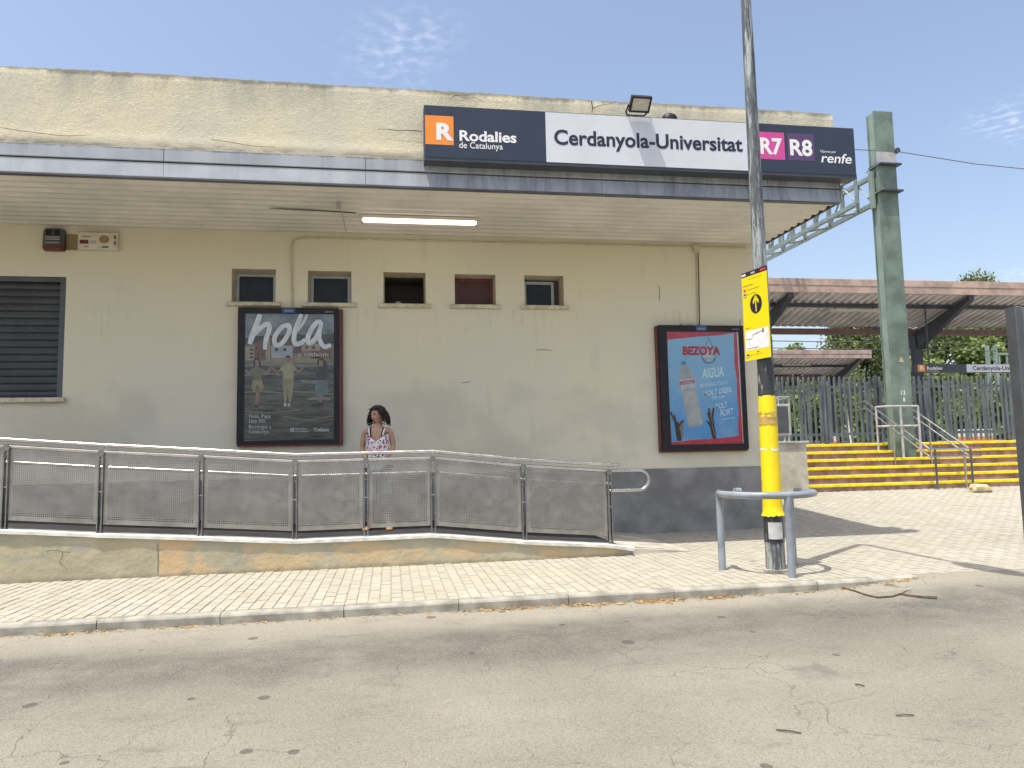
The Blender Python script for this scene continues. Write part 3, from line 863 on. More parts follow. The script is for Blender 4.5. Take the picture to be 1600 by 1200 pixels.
for x in posts:
    q = MB(); z = ramp_z(x)
    q.tube([(x, RY-.015, z+.87), (x, RY-.015, z+.96)], .009, 8); q.build('bracket', M['steel'], rail)
    q = MB(); q.tube([(x, RY+.02, z+.66), (x, RY+.10, z+.66), (x, RY+.10, z+.71)], .008, 8); q.build('bracket', M['steel'], rail)
# looped end of the handrail
zt = ramp_z(2.655)+.890; zb = zt-.245; xc = 3.045; r_ = (zt-zb)/2
pts = [(2.655, RY, zt)]+[(xc+r_*math.sin(a), RY, (zt+zb)/2+r_*math.cos(a)) for a in [math.pi*k/12 for k in range(13)]]+[(2.655, RY, zb)]
q = MB(); q.tube(pts, .0205, 12); q.build('handrail_loop', M['steel'], rail, smooth='auto')
# perforated sheets
def panel(xa, xb):
    xa, xb = xa+.033, xb-.033
    W = xb-xa; Z0, Z1 = .105, .855
    pitch = .0205
    mb = MB()
    bd = .032
    nxh = int((W-2*bd)/pitch); nzh = int((Z1-Z0-2*bd)/pitch)
    ex = [0, (W-nxh*pitch)/2]; ez = [Z0, Z0+(Z1-Z0-nzh*pitch)/2]
    ux = [0.0]; o_ = (W-nxh*pitch)/2
    for i in range(nxh): ux += [o_+i*pitch+pitch*.22, o_+i*pitch+pitch*.78]
    ux.append(W)
    uz = [Z0]; o2 = Z0+(Z1-Z0-nzh*pitch)/2
    for i in range(nzh): uz += [o2+i*pitch+pitch*.22, o2+i*pitch+pitch*.78]
    uz.append(Z1)
    N = len(ux)
    for z in uz:
        for u in ux:
            x = xa+u; mb.v.append(Vector((x, RY, ramp_z(x)+z)))
    for j in range(len(uz)-1):
        for i in range(N-1):
            if i % 2 == 1 and j % 2 == 1: continue
            mb.f.append((j*N+i, j*N+i+1, (j+1)*N+i+1, (j+1)*N+i)); mb.m.append(0)
    po = mb.build('perforated_panel', M['sheet'], rail)
    fr = MB()
    for z in (Z0, Z1):
        fr = MB(); fr.add([(x, RY+y_, ramp_z(x)+z+dz) for x in (xa, xb) for y_ in (-.004, .012) for dz in (-.010, .010)], [(0, 1, 5, 4), (2, 6, 7, 3), (0, 4, 6, 2), (1, 3, 7, 5), (0, 2, 3, 1), (4, 5, 7, 6)])
        fr.build('edge_strip', M['sheet'], po)
for a, b_ in zip(posts[1:], posts[:-1]): panel(a, b_)

# ------------------------------------------------------------------ fixtures on the building
# tube light
A, B = on_z(566, 336, SOF_Z), on_z(744, 341, SOF_Z)
ty = (A.y+B.y)/2
tl = thing('tube_light', ((A.x+B.x)/2, ty, SOF_Z), 'lit fluorescent tube light fixed under the canopy soffit', 'light')
q = MB(); q.box(A.x-.02, B.x+.02, ty-.035, ty+.035, SOF_Z-.045, SOF_Z-.001); q.build('housing', M['soffit'], tl)
q = MB(); q.tube([(A.x, ty-.01, SOF_Z-.075), (B.x, ty-.01, SOF_Z-.075)], .032, 10); q.build('tube', M['tube'], tl, smooth='auto')
for x in (A.x, B.x):
    q = MB(); q.box(x-.018, x+.018, ty-.03, ty+.03, SOF_Z-.115, SOF_Z-.02); q.build('end_cap', M['lgrey'], tl)
# feed cable and small box on the soffit
q = MB(); q.tube([on_z(530, 316, SOF_Z-.03), on_z(536, 340, SOF_Z-.03), on_z(541, 362, SOF_Z-.03)], .006, 6); q.box(*[v for p in ((on_z(529, 316, SOF_Z).x-.03, on_z(529, 316, SOF_Z).x+.03),) for v in p], on_z(529, 316, SOF_Z).y-.03, on_z(529, 316, SOF_Z).y+.03, SOF_Z-.08, SOF_Z-.001)
tag(q.build('soffit_cable', M['lgrey'], origin=on_z(529, 316, SOF_Z)), 'thin grey cable with small junction box under the soffit', 'cable')
# conduit left: up from the tall poster, bends and runs along under the soffit
P_ = pxfront(WALL_Y-.022)
pts = [P_(457, 481), P_(455.5, 400), P_(455.5, 386), P_(458, 377), P_(465, 372.5), P_(480, 371.5)]
zrun = pts[-1].z
pts += [Vector((x, WALL_Y-.022, zrun+.012*(x+1.2)/6)) for x in (0, 2.5, 5.75)]
cond = MB(); cond.tube(pts, .013, 8)
co = tag(cond.build('conduit', M['conduit'], origin=pts[0], smooth='auto'), 'cream conduit bending from above the street dance poster along the soffit edge', 'conduit')
# conduit right: from a box under the soffit down to the water poster
c2 = thing('conduit', (4.88, WALL_Y, 4.5), 'dark drop conduit from a junction box down to the blue water poster', 'conduit')
q = MB(); q.tube([(4.895, WALL_Y-.02, 4.46), (4.885, WALL_Y-.02, 3.9), (4.865, WALL_Y-.02, 3.25)], .012, 8); q.build('pipe', M['conduit'], c2, smooth='auto')
q = MB(); q.tube([(4.921, WALL_Y-.012, 4.46), (4.911, WALL_Y-.012, 3.9), (4.891, WALL_Y-.012, 3.25)], .008, 6); q.build('cable', M['cable'], c2)
q = MB(); q.cbox(4.83, 4.95, WALL_Y-.06, WALL_Y-.001, 4.43, 4.555, .01); q.build('junction_box', M['conduit'], c2)
# alarm siren
sr = thing('alarm_siren', (-4.63, WALL_Y, 4.22), 'dark grey alarm siren box with red lower lens, high on the wall', 'siren')
q = MB()
sec = [(-.14, 0), (-.14, -.07), (-.11, -.10), (.11, -.10), (.14, -.07), (.14, 0)]
q.loft([[(-4.63+x*k, WALL_Y-.001+y*k, z) for x, y in sec] for z, k in ((4.29, 1.0), (4.50, .97), (4.535, .85))])
q.build('body', M['dgrey'], sr)
q = MB(); q.loft([[(-4.63+x*k, WALL_Y-.001+y*k, z) for x, y in sec] for z, k in ((4.225, .88), (4.245, .97), (4.288, .99))]); q.build('lens', M['wine'], sr)
q = MB()
for a in (-.085, .015): q.box(-4.63+a, -4.63+a+.07, WALL_Y-.104, WALL_Y-.098, 4.43, 4.505)
q.build('grille', M['black'], sr)
q = MB()
for z in (4.32, 4.37, 4.40): q.box(-4.72, -4.54, WALL_Y-.107, WALL_Y-.098, z, z+.012)
q.build('rib', M['lgrey'], sr)
q = MB(); q.box(-4.485, -4.335, WALL_Y-.014, WALL_Y-.001, 4.25, 4.475)
tag(q.build('wall_patch', M['brownpatch'], origin=(-4.41, WALL_Y, 4.25)), 'brown board patch on the wall between siren and white box', 'board')
# emergency unit
em = thing('emergency_light', (-4.05, WALL_Y, 4.24), 'off-white emergency light box with round brown speaker, high on the wall', 'emergency light')
q = MB(); q.cbox(-4.315, -3.795, WALL_Y-.085, WALL_Y-.001, 4.245, 4.50, .012); q.build('case', M['whitebox'], em)
q = MB(); P = front(WALL_Y-.0855); q.ell(-3.965, 4.395, .068, .058, P, .002, 18); q.build('speaker', M['brownpatch'], em)
q = MB(); q.poly([(-4.285, 4.325), (-4.17, 4.325), (-4.17, 4.38), (-4.285, 4.38)], P, .002); q.build('red_plate', M['wine'], em)
q = MB(); q.poly([(-4.155, 4.33), (-4.07, 4.33), (-4.07, 4.375), (-4.155, 4.375)], P, .002); q.build('grey_plate', M['lgrey'], em)
q = MB()
for u, v, a, b_ in ((-3.825, 4.43, .012, .025), (-3.825, 4.345, .012, .025), (-3.95, 4.285, .045, .012), (-4.20, 4.285, .03, .006), (-4.19, 4.43, .06, .005)):
    q.poly([(u-a, v-b_), (u+a, v-b_), (u+a, v+b_), (u-a, v+b_)], P, .002)
q.build('slot', M['dgrey'], em)

# station sign
sg = thing('station_sign', (3.3, SIGN_Y, 4.87), 'long dark blue and white station name sign mounted along the parapet', 'sign')
L_, R_, ZB, ZT = .425, 6.185, 4.865, 5.535
q = MB(); q.cbox(L_, R_, SIGN_Y, SIGN_Y+.19, ZB-.03, ZT, .004); q.build('casing', M['signedge'], sg)
XW0, XW1 = 1.938, 4.72
q = MB(); q.box(L_+.012, XW0, SIGN_Y-.006, SIGN_Y+.01, ZB+.012, ZT-.012); q.build('face', M['navy'], sg)
q = MB(); q.box(XW0+.002, XW1, SIGN_Y-.006, SIGN_Y+.01, ZB+.012, ZT-.012); q.build('face', M['signwhite'], sg)
q = MB(); q.box(XW1+.002, R_-.012, SIGN_Y-.006, SIGN_Y+.01, ZB+.012, ZT-.012); q.build('face', M['navy'], sg)
P = front(SIGN_Y-.006); PP = pxfront(SIGN_Y-.006)
def rectpx(x0, y0, x1, y1): return [(x0, y1), (x1, y1), (x1, y0), (x0, y0)]
a, b_ = PP(663.5, 184, .002), PP(709, 228, .002)
q = MB(); q.poly([(L_+.014, 5.035), (b_.x, 5.035), (b_.x, 5.40), (L_+.014, 5.40)], P, .002); q.build('orange_square', M['orange'], sg)
q = MB(); q.text('R', .575, .785, 5.105, P, .004, .045, h=.205); q.build('lettering', M['white'], sg)
q = MB(); q.text('Rodalies', .858, 1.565, 5.10, P, .003, .026, h=.130, rise=.008)
q.text('de Catalunya', .852, 1.392, 5.006, P, .003, .004, h=.078, rise=.005); q.build('lettering', M['white'], sg)
q = MB(); q.text('Cerdanyola-Universitat', 2.045, 4.565, 5.112, P, .003, .024, h=.192, rise=.009); q.build('lettering', M['ink'], sg)
q = MB(); q.poly([(4.745, 5.045), (5.16, 5.045), (5.16, 5.415), (4.745, 5.415)], P, .002); q.build('magenta_square', M['magenta'], sg)
q = MB(); q.poly([(5.20, 5.045), (5.585, 5.045), (5.585, 5.415), (5.20, 5.415)], P, .002); q.build('purple_square', M['purple'], sg)
q = MB(); q.text('R7', 4.815, 5.125, 5.12, P, .004, .03, h=.215); q.text('R8', 5.235, 5.555, 5.12, P, .004, .03, h=.215); q.build('lettering', M['white'], sg)
q = MB(); q.text('Operat per', 5.67, 5.90, 5.172, P, .003, 0); q.text('renfe', 5.675, 6.11, 5.036, P, .003, .012, h=.13, slant=.22); q.build('lettering', M['white'], sg)
q = MB()
for x in (1.0, 2.6, 4.3, 5.7): q.box(x-.03, x+.03, SIGN_Y+.18, FAC_Y+.03, 5.0, 5.4)
q.build('bracket', M['dgrey'], sg)

# floodlight above the sign, tipped down over the road
fl_ = thing('floodlight', (3.16, SIGN_Y+.06, ZT), 'black square floodlight on a bracket above the station name sign', 'floodlight')
c = Vector((3.145, SIGN_Y-.13, 5.635))
Mx = Matrix.Translation(c) @ Euler((rad(46), 0, 0)).to_matrix().to_4x4()
q = MB(); t_ = .028
Mx = Mx @ Matrix.Scale(.80, 4)
q.box(-.165, .165, .0, .045, -.125, .125, Mx)
q.box(-.165, .165, -.03, .0, .125-t_, .125, Mx); q.box(-.165, .165, -.03, .0, -.125, -.125+t_, Mx)
q.box(-.165, -.165+t_, -.03, .0, -.125+t_, .125-t_, Mx); q.box(.165-t_, .165, -.03, .0, -.125+t_, .125-t_, Mx)
for k in range(7): q.box(-.13+k*.042, -.118+k*.042, .045, .075, -.10, .10, Mx)
q.build('housing', M['black'], fl_)
q = MB()
a = [Mx @ Vector(p) for p in ((-.137, -.018, -.097), (.137, -.018, -.097), (.137, -.018, .097), (-.137, -.018, .097), (-.07, -.004, -.05), (.07, -.004, -.05), (.07, -.004, .05), (-.07, -.004, .05))]
q.add(a, [(0, 1, 5, 4), (1, 2, 6, 5), (2, 3, 7, 6), (3, 0, 4, 7), (4, 5, 6, 7)]); q.build('reflector', M['lens'], fl_)
q = MB()
e0, e1 = Mx @ Vector((-.178, .03, -.03)), Mx @ Vector((.178, .03, -.03))
q.tube([e0, Vector((e0.x, SIGN_Y+.02, 5.60)), Vector((e0.x+.03, SIGN_Y+.06, 5.575)), Vector((e1.x-.03, SIGN_Y+.06, 5.575)), Vector((e1.x, SIGN_Y+.02, 5.60)), e1], .011, 6)
q.tube([Vector((3.145, SIGN_Y+.06, 5.575)), Vector((3.145, SIGN_Y+.06, ZT-.01))], .02, 8)
q.build('bracket', M['black'], fl_)
# dark domed fixture behind the sign
q = MB()
q.loft([[(3.62+.105*k*math.cos(2*math.pi*i/12), SIGN_Y+.10+.08*k*math.sin(2*math.pi*i/12), z) for i in range(12)] for z, k in ((ZT-.002, 1), (ZT+.05, 1), (ZT+.085, .8), (ZT+.105, .45))])
tag(q.build('dome_lamp', M['black'], origin=(3.62, SIGN_Y+.1, ZT), smooth='auto'), 'small black domed lamp on top of the station name sign', 'lamp')

# ------------------------------------------------------------------ poster displays
def poster_case(label, corners, insl, insr, insb):
    """corners: photo pixels of the outer case, read off the plane of the wall display"""
    FY = WALL_Y-.12
    a, b_, c_, d_ = [on_y(x, y, FY) for x, y in corners]
    x0, x1 = (a.x+d_.x)/2, (b_.x+c_.x)/2; z0, z1 = (c_.z+d_.z)/2, (a.z+b_.z)/2
    th = thing('poster_display', ((x0+x1)/2, WALL_Y, z0), label, 'poster')
    q = MB(); q.cbox(x0, x1, WALL_Y-.085, WALL_Y-.001, z0, z1-.01, .004); q.build('case', M['wine'], th)
    fx0, fx1, fz0 = x0+insl, x1-insr, z0+insb
    return th, fx0, fx1, fz0, z1
def frame_parts(th, f, inner):
    FY = WALL_Y-.12
    x0, x1, z0, z1 = f; ix0, ix1, iz0, iz1 = inner
    q = MB()
    q.box(x0, ix0, FY, WALL_Y-.086, z0, z1); q.box(ix1, x1, FY, WALL_Y-.086, z0, z1)
    q.box(ix0, ix1, FY, WALL_Y-.086, z0, iz0); q.box(ix0, ix1, FY, WALL_Y-.086, iz1, z1)
    q.build('frame', M['black'], th)
    q = MB(); q.box(ix0-.005, ix1+.005, FY+.004, FY+.007, iz0-.005, iz1+.005); q.build('glass', M['glass'], th)
    P = front(FY); cx = (x0+x1)/2
    q = MB(); q.poly([(cx-.09, iz1+.012), (cx+.09, iz1+.012), (cx+.09, z1-.012), (cx-.09, z1-.012)], P, .002); q.build('blue_tag', M['tagblue'], th)
    q = MB(); q.text('global', cx-.055, cx+.055, (iz1+z1)/2-.018, P, .004, .01); q.text('publicitat', x1-.19, x1-.07, (iz1+z1)/2-.02, P, .002, 0)
    q.build('lettering', M['lgrey'], th)
def col(name, c, rough=.55): 
    M[name] = plain(name, c, rough, var=.10, scale=9); return M[name]
M['tagblue'] = plain('blue_tag', (.03, .10, .30), .4)
PY = WALL_Y-.100                              # plane of the prints
P = pxfront(PY)

# tall tourism poster: greeting brushed over a village street with three people dancing hand in hand
th, x0, x1, z0, z1 = poster_case('tall framed street poster reading hola, with three dancers holding hands', [(372, 480), (536.5, 481), (534.5, 695), (369, 698)], .0, .062, .035)
ip = [P(383, 490), P(522, 491), P(522, 687), P(381, 688)]
ix0, ix1, iz0, iz1 = (ip[0].x+ip[3].x)/2, (ip[1].x+ip[2].x)/2, (ip[2].z+ip[3].z)/2, (ip[0].z+ip[1].z)/2
frame_parts(th, (x0, x1, z0, z1), (ix0, ix1, iz0, iz1))
def photo_mat(name, a, c, scale, stretch=(1, 1, 1)):
    m, t, b = new_mat(name)
    n = nnoise(t, ngeo(t, stretch), scale, 6, .7)
    t.links.new(nmix(t, nramp(t, n, .3, .7), a, c), b.inputs['Base Color']); b.inputs['Roughness'].default_value = .6
    M[name] = m; return m
photo_mat('print_sky', (.11, .14, .17), (.30, .34, .36), 3.0)
photo_mat('print_street', (.030, .032, .030), (.15, .155, .14), 3.2, (1, 1, 5))
photo_mat('print_hill', (.035, .045, .035), (.09, .10, .07), 9)
photo_mat('print_houses', (.13, .10, .08), (.30, .25, .19), 5)
for n, c in dict(p_white=(.74, .78, .78), p_housewhite=(.38, .41, .41), p_brick=(.20, .105, .075), p_cream=(.36, .30, .22), p_roof=(.13, .07, .055), p_win=(.04, .045, .05), p_olive=(.19, .165, .10), p_khaki=(.30, .27, .16), p_knit=(.36, .34, .22), p_skin=(.30, .19, .13), p_hair=(.03, .025, .022), p_dark=(.035, .045, .052), p_blue=(.13, .19, .22), p_shoe=(.55, .54, .50), p_pale=(.33, .34, .30), p_text=(.62, .64, .64), p_path=(.22, .22, .19)).items(): col(n, c)
def pr(name, mat, *fs):
    q = MB()
    for f in fs: f(q)
    return q.build(name, M[mat], th)
R4 = lambda x0, y0, x1, y1, d=0.0: (lambda q: q.poly([(x0, y1), (x1, y1), (x1, y0), (x0, y0)], P, d))
PG = lambda pts, d: (lambda q: q.poly(pts, P, d))
EL = lambda x, y, a, b_, d, rot=0.0: (lambda q: q.ell(x, y, a, b_, P, d, 14, rot))
STK = lambda pts, wd, d: (lambda q: q.stroke(pts, wd, P, d))
back = MB(); back.box(ix0-.01, ix1+.01, PY+.001, PY+.006, iz0-.01, iz1+.01); back.build('backing', M['p_pale'], th)
pr('printed_sky', 'print_sky', R4(383, 490, 522.5, 526, .0005))
pr('printed_hill', 'print_hill', PG([(382.5, 545), (382.5, 528), (400, 525), (430, 524), (460, 522), (490, 524), (522, 521), (522, 545)], .001))
pr('printed_houses', 'print_houses', R4(382.3, 537, 522, 568, .0015))
pr('printed_house', 'p_brick', PG([(398, 562), (398, 537), (406, 531), (415, 537), (415, 562)], .002), PG([(486, 560), (486, 548), (505, 546), (517, 548), (517, 560)], .002))
pr('printed_house', 'p_housewhite', R4(424, 539, 457, 559.5, .0025))
pr('printed_house', 'p_cream', PG([(472, 548), (472, 538), (484, 534), (500, 538), (500, 548)], .0025), R4(383, 541, 397, 563, .002), R4(415.5, 528, 422, 565, .0025))
pr('printed_roof', 'p_roof', PG([(422, 540), (430, 527), (452, 527), (459, 540)], .003), PG([(458, 552), (462, 532), (471, 531), (471, 552)], .0025))
pr('printed_windows', 'p_win', *[R4(x, y, x+w_, y+h_, .0035) for x, y, w_, h_ in ((429.5, 544, 5, 4.5), (442.5, 544, 5, 4.5), (402, 552, 2.5, 5), (409, 552, 2.5, 5), (400, 542, 2.3, 4), (407, 542, 2.3, 4), (390, 545, 6, 3), (390, 551, 6, 3), (390, 557, 6, 3), (477, 541, 4, 4), (488, 541, 4, 4))])
pr('printed_wall', 'p_khaki', R4(424, 560, 458, 569, .003), R4(462, 558, 500, 569, .002))
pr('printed_street', 'print_street', R4(381.3, 567, 522, 687.5, .0022))
pr('printed_paths', 'p_path', STK([(382, 571), (420, 569), (470, 571), (521, 568)], 5, .003), STK([(382, 586), (420, 584), (450, 586)], 2.2, .003), STK([(382, 613), (410, 612), (440, 614)], 2.4, .003), STK([(455, 612), (490, 613), (521, 616)], 2.0, .003), STK([(480, 624), (500, 622), (516, 624)], 4, .003), STK([(470, 595), (490, 597), (505, 594)], 5, .003), STK([(383, 642), (420, 645), (470, 640)], 1.6, .003), STK([(440, 650), (480, 656), (520, 650)], 1.4, .003))
# dancers
pr('printed_skin', 'p_skin', EL(401, 565, 3.6, 5.0, .005), EL(450, 562, 3.3, 4.6, .005), EL(501, 565, 3.6, 5, .005),
   STK([(394, 580), (388, 583), (384, 577)], 2.6, .0045), STK([(409, 578), (417, 582), (424, 573)], 2.6, .0045), STK([(440, 577), (432, 581), (426, 574)], 2.6, .0045), STK([(461, 577), (467, 581), (475, 573)], 2.6, .0045),
   STK([(402, 608), (401, 622), (400, 632)], 3.4, .0045), STK([(405, 606), (404, 618), (402, 630)], 3.2, .0045), STK([(498, 615), (498, 625), (499, 630)], 3.2, .0045), STK([(503, 615), (502, 625), (502, 630)], 3.2, .0045))
pr('printed_hair', 'p_hair', PG([(396, 573), (396, 563), (399, 559), (404, 559), (407, 564), (408, 574), (405, 574), (404.5, 563), (399, 562), (398.5, 573)], .0058), PG([(446.5, 560), (447, 556.5), (450, 555), (453, 556.5), (453.8, 560), (450, 558.5)], .0058), PG([(494.5, 570), (496.5, 562), (500, 559), (505, 560), (509, 565), (512, 571), (511, 576), (505, 573), (505, 564), (499, 562), (498, 571)], .0058))
pr('printed_top', 'p_olive', PG([(393, 578), (398, 573), (405, 573), (411, 577), (409, 586), (409, 594), (396, 594), (396, 586)], .0055))
pr('printed_top', 'p_knit', PG([(439, 574), (446, 568), (455, 568), (462, 574), (464, 579), (459, 580), (459, 592), (442, 592), (442, 580), (436, 579)], .0055))
pr('printed_top', 'p_dark', PG([(493, 580), (498, 573), (506, 573), (511, 579), (509, 594), (494, 594)], .0055), STK([(494, 577), (486, 580), (478, 576)], 4, .0052), STK([(510, 577), (516, 581), (522, 577)], 4, .0052))
pr('printed_skirt', 'p_khaki', PG([(395, 593), (409, 593), (413, 607), (407, 612), (402, 600), (398, 613), (393, 607)], .0052), PG([(442, 591), (459, 591), (458, 608), (455, 628), (451, 628), (450, 608), (448, 628), (444, 628), (442, 606)], .0052))
pr('printed_skirt', 'p_blue', PG([(494, 593), (510, 593), (514, 612), (511, 617), (494, 617), (492, 608)], .0052))
pr('printed_shoes', 'p_shoe', EL(445.5, 632, 2.4, 3, .006), EL(451.5, 632.5, 2.2, 2.8, .006))
pr('printed_shoes', 'p_hair', EL(400.5, 635, 3.4, 2, .006), EL(499, 632, 2.2, 4, .006), EL(503, 632, 2.0, 4, .006))
# brushed greeting
Z = lambda pts: [(370+x/9.41, 475+y/9.41) for x, y in pts]
pr('brush_lettering', 'p_white',
   STK(Z([(345, 150), (300, 280), (240, 430), (190, 590)]), 8.6, .007), STK(Z([(235, 480), (310, 395), (400, 315), (470, 300), (478, 380), (430, 520), (412, 670)]), 7.4, .0072),
   STK(Z([(770, 330), (690, 325), (610, 400), (555, 500), (570, 600), (650, 590), (730, 490), (775, 390), (760, 310), (690, 320)]), 7.2, .0074),
   STK(Z([(950, 150), (910, 260), (855, 410), (840, 520), (870, 590), (950, 570), (1010, 520)]), 7.6, .0076), STK(Z([(1040, 155), (970, 290), (890, 400)]), 4.2, .0075),
   STK(Z([(1250, 265), (1180, 270), (1100, 370), (1050, 480), (1050, 560), (1110, 560), (1180, 470), (1240, 330)]), 7.6, .0078), STK(Z([(1250, 265), (1215, 420), (1225, 540), (1290, 630), (1385, 600)]), 7.0, .008))
q = MB(); q.text('a tothom', 466, 513, 557, P, .007, 0, h=-6.5)
q.text('Hola, Papa', 389.5, 423, 653, P, .007, 0, h=-5.5); q.text('Lleó XIV.', 389.5, 416, 660.5, P, .007, 0, h=-5.5)
q.text('Benvingut a', 389, 424, 669.5, P, .007, 0, h=-5.5); q.text('Catalunya.', 389, 421, 677, P, .007, 0, h=-5.5)
q.text('Generalitat', 461.5, 480, 670.8, P, .007, .01, h=-2.7); q.text('de Catalunya', 461.5, 483, 674.8, P, .007, .01, h=-2.7)
for k in (0, 1, 2): q.poly([(454+k*2, 675), (455.4+k*2, 675), (455.4+k*2, 668.5), (454+k*2, 668.5)], P, .007)
q.text('Tothom', 490, 514, 674, P, .007, .03, h=-5.5)
q.build('lettering', M['p_text'], th)

# water advertisement
th, x0, x1, z0, z1 = poster_case('framed blue water poster with red border, a bottle and raised hands', [(1025, 508), (1160.5, 508.5), (1171, 704.5), (1034.5, 707.5)], .028, .0, .03)
ip = [P(1040.5, 518), P(1153, 518.5), P(1162.5, 693), P(1048.5, 695)]
ix0, ix1, iz0, iz1 = (ip[0].x+ip[3].x)/2, (ip[1].x+ip[2].x)/2, (ip[2].z+ip[3].z)/2, (ip[0].z+ip[1].z)/2
frame_parts(th, (x0, x1, z0, z1), (ix0, ix1, iz0, iz1))
m, t, b = new_mat('print_blue')
v = ngeo(t); p = nsep(t, v)
base = nmix(t, nramp(t, p[2], 3.25, 1.5), (.30, .58, .78), (.10, .36, .72))
base = nmix(t, nramp(t, nnoise(t, v, 2.5, 4), .4, .75, 0, .5), base, (.38, .62, .78))
t.links.new(base, b.inputs['Base Color']); b.inputs['Roughness'].default_value = .5; M['print_blue'] = m
for n, c in dict(a_red=(.60, .05, .085), a_logo=(.50, .01, .04), a_glow=(.46, .60, .68), a_bottle=(.40, .46, .48), a_water=(.47, .51, .52), a_cap=(.10, .22, .38), a_label=(.52, .58, .62), a_text=(.74, .90, .96), a_hand=(.035, .028, .026), a_handlit=(.28, .22, .18), a_drop=(.13, .27, .40)).items(): col(n, c)
back = MB(); back.box(ix0-.01, ix1+.01, PY+.001, PY+.006, iz0-.01, iz1+.01); back.build('backing', M['white'], th)
pr('printed_border', 'a_red', PG([(1040.5, 518), (1151, 518), (1161, 693.5), (1048.5, 695)][::-1], .0008))
pr('printed_background', 'print_blue', PG([(1043, 531), (1060, 529), (1080, 527), (1100, 525.5), (1125, 524), (1138, 521.5), (1146.5, 520), (1147, 545), (1147.5, 570), (1151, 590), (1152, 620), (1154, 640), (1153, 665), (1154.5, 681), (1130, 684), (1105, 686), (1080, 687.5), (1062, 690), (1050, 690.5), (1047, 650), (1044.5, 600), (1043.5, 560)][::-1], .0018))
pr('printed_glow', 'a_glow', EL(1107.5, 553, 10, 14, .0024))
pr('printed_drop', 'a_drop', STK([(1107, 527), (1103, 538), (1097.5, 551), (1096.5, 559), (1100, 565), (1107, 567), (1114, 565), (1118, 559), (1117, 551), (1111.5, 538), (1107, 527)], 1.2, .003), STK([(1097, 558), (1101, 565), (1107.5, 567), (1114, 565), (1118, 558)], 3.2, .0032))
q = MB(); q.text('BEZOYA', 1066.5, 1125.5, 554, P, .0045, .055, h=-13); q.build('lettering', M['a_logo'], th)
q = MB(); q.text('natural', 1100, 1115, 561.5, P, .0045, 0, h=-3); q.build('lettering', M['a_drop'], th)
pr('printed_bottle', 'a_bottle', PG([(1064.5, 570), (1071.5, 569), (1073, 573), (1079, 578), (1083.5, 586), (1086, 596), (1088.5, 610), (1091, 626), (1096, 645), (1099, 658), (1098.5, 663), (1094, 665.5), (1082, 668), (1077, 667.5), (1074, 663), (1071, 645), (1068, 628), (1064, 612), (1060.5, 600), (1060, 590), (1061, 580), (1064, 574)][::-1], .003))
pr('printed_bottle_water', 'a_water', PG([(1066, 611), (1087, 608), (1090, 627), (1094.5, 645), (1097, 658), (1093.5, 663), (1081, 665.5), (1076, 661), (1073, 645), (1070, 628)][::-1], .0036))
pr('printed_label', 'a_label', PG([(1062, 593.5), (1085.5, 590), (1088, 605), (1064.5, 609)][::-1], .0038))
pr('printed_cap', 'a_cap', PG([(1064, 565.5), (1071, 564.5), (1072, 569.5), (1064.5, 570.5)][::-1], .004))
q = MB(); q.text('BEZOYA', 1062.5, 1086, 601.5, P, .0045, .03, h=-5.5, rise=-.14); q.build('lettering', M['a_logo'], th)
q = MB()
for s_, u0, u1, v_, h_, ri, bo in (('AIGUA', 1097, 1131, 591, -15, -.10, .02), ('DE MINERALITZACIÓ', 1094, 1138, 605.5, -7, -.13, 0), ('MOLT DÈBIL', 1099, 1144, 619, -10, -.15, .008), ('PER UN', 1112, 1131.5, 624.5, -5, -.12, 0), ('MOLT', 1118, 1136, 640, -9, -.20, .008), ('FORT', 1125.5, 1146, 651, -10, -.20, .010)):
    q.text(s_, u0, u1, v_, P, .0042, bo, h=h_, rise=ri)
q.stroke([(1128, 655.5), (1138, 653.5), (1148.5, 652.5)], .8, P, .0042)
q.build('lettering', M['a_text'], th)
# raised hands, fingers spread
pr('printed_hand', 'a_hand', STK([(1107, 637.5), (1109.5, 648), (1112, 660)], 3.0, .0045), STK([(1115, 637), (1113.5, 648), (1113, 660)], 3.2, .0046), STK([(1105.5, 644), (1108, 652), (1111, 662)], 2.6, .0047), STK([(1104.5, 658), (1108.5, 663), (1112, 670)], 2.8, .0048), STK([(1111.5, 657), (1113, 668), (1116.5, 686)], (8, 6), .0049),
   STK([(1047.5, 643.5), (1051, 651), (1054, 659)], 2.8, .0045), STK([(1054, 648), (1055, 656), (1057, 664)], 2.4, .0046), STK([(1068, 657), (1064, 661), (1060, 668)], 3.6, .0047), STK([(1056.5, 659), (1058.5, 670), (1061.5, 689)], (7, 8), .0048))
pr('printed_hand_light', 'a_handlit', PG([(1061, 668), (1066, 660), (1068.5, 662), (1067, 672), (1067.5, 684), (1064.5, 687), (1063.5, 676)][::-1], .0055), STK([(1109.5, 647), (1111.5, 655), (1113, 663)], .9, .0056), STK([(1112.5, 664), (1115, 674), (1117.5, 682)], 1.0, .0056))
# small clamp and stub of cable on top of the water poster
q = MB(); q.box(4.55, 4.76, WALL_Y-.10, WALL_Y-.03, z1, z1+.035); q.build('top_clamp', M['lgrey'], th)
q = MB(); q.tube([(5.55, WALL_Y-.08, z1-.01), (5.56, WALL_Y-.06, z1+.06), (5.585, WALL_Y-.03, z1+.12)], .006, 6); q.build('cable_stub', M['cable'], th)

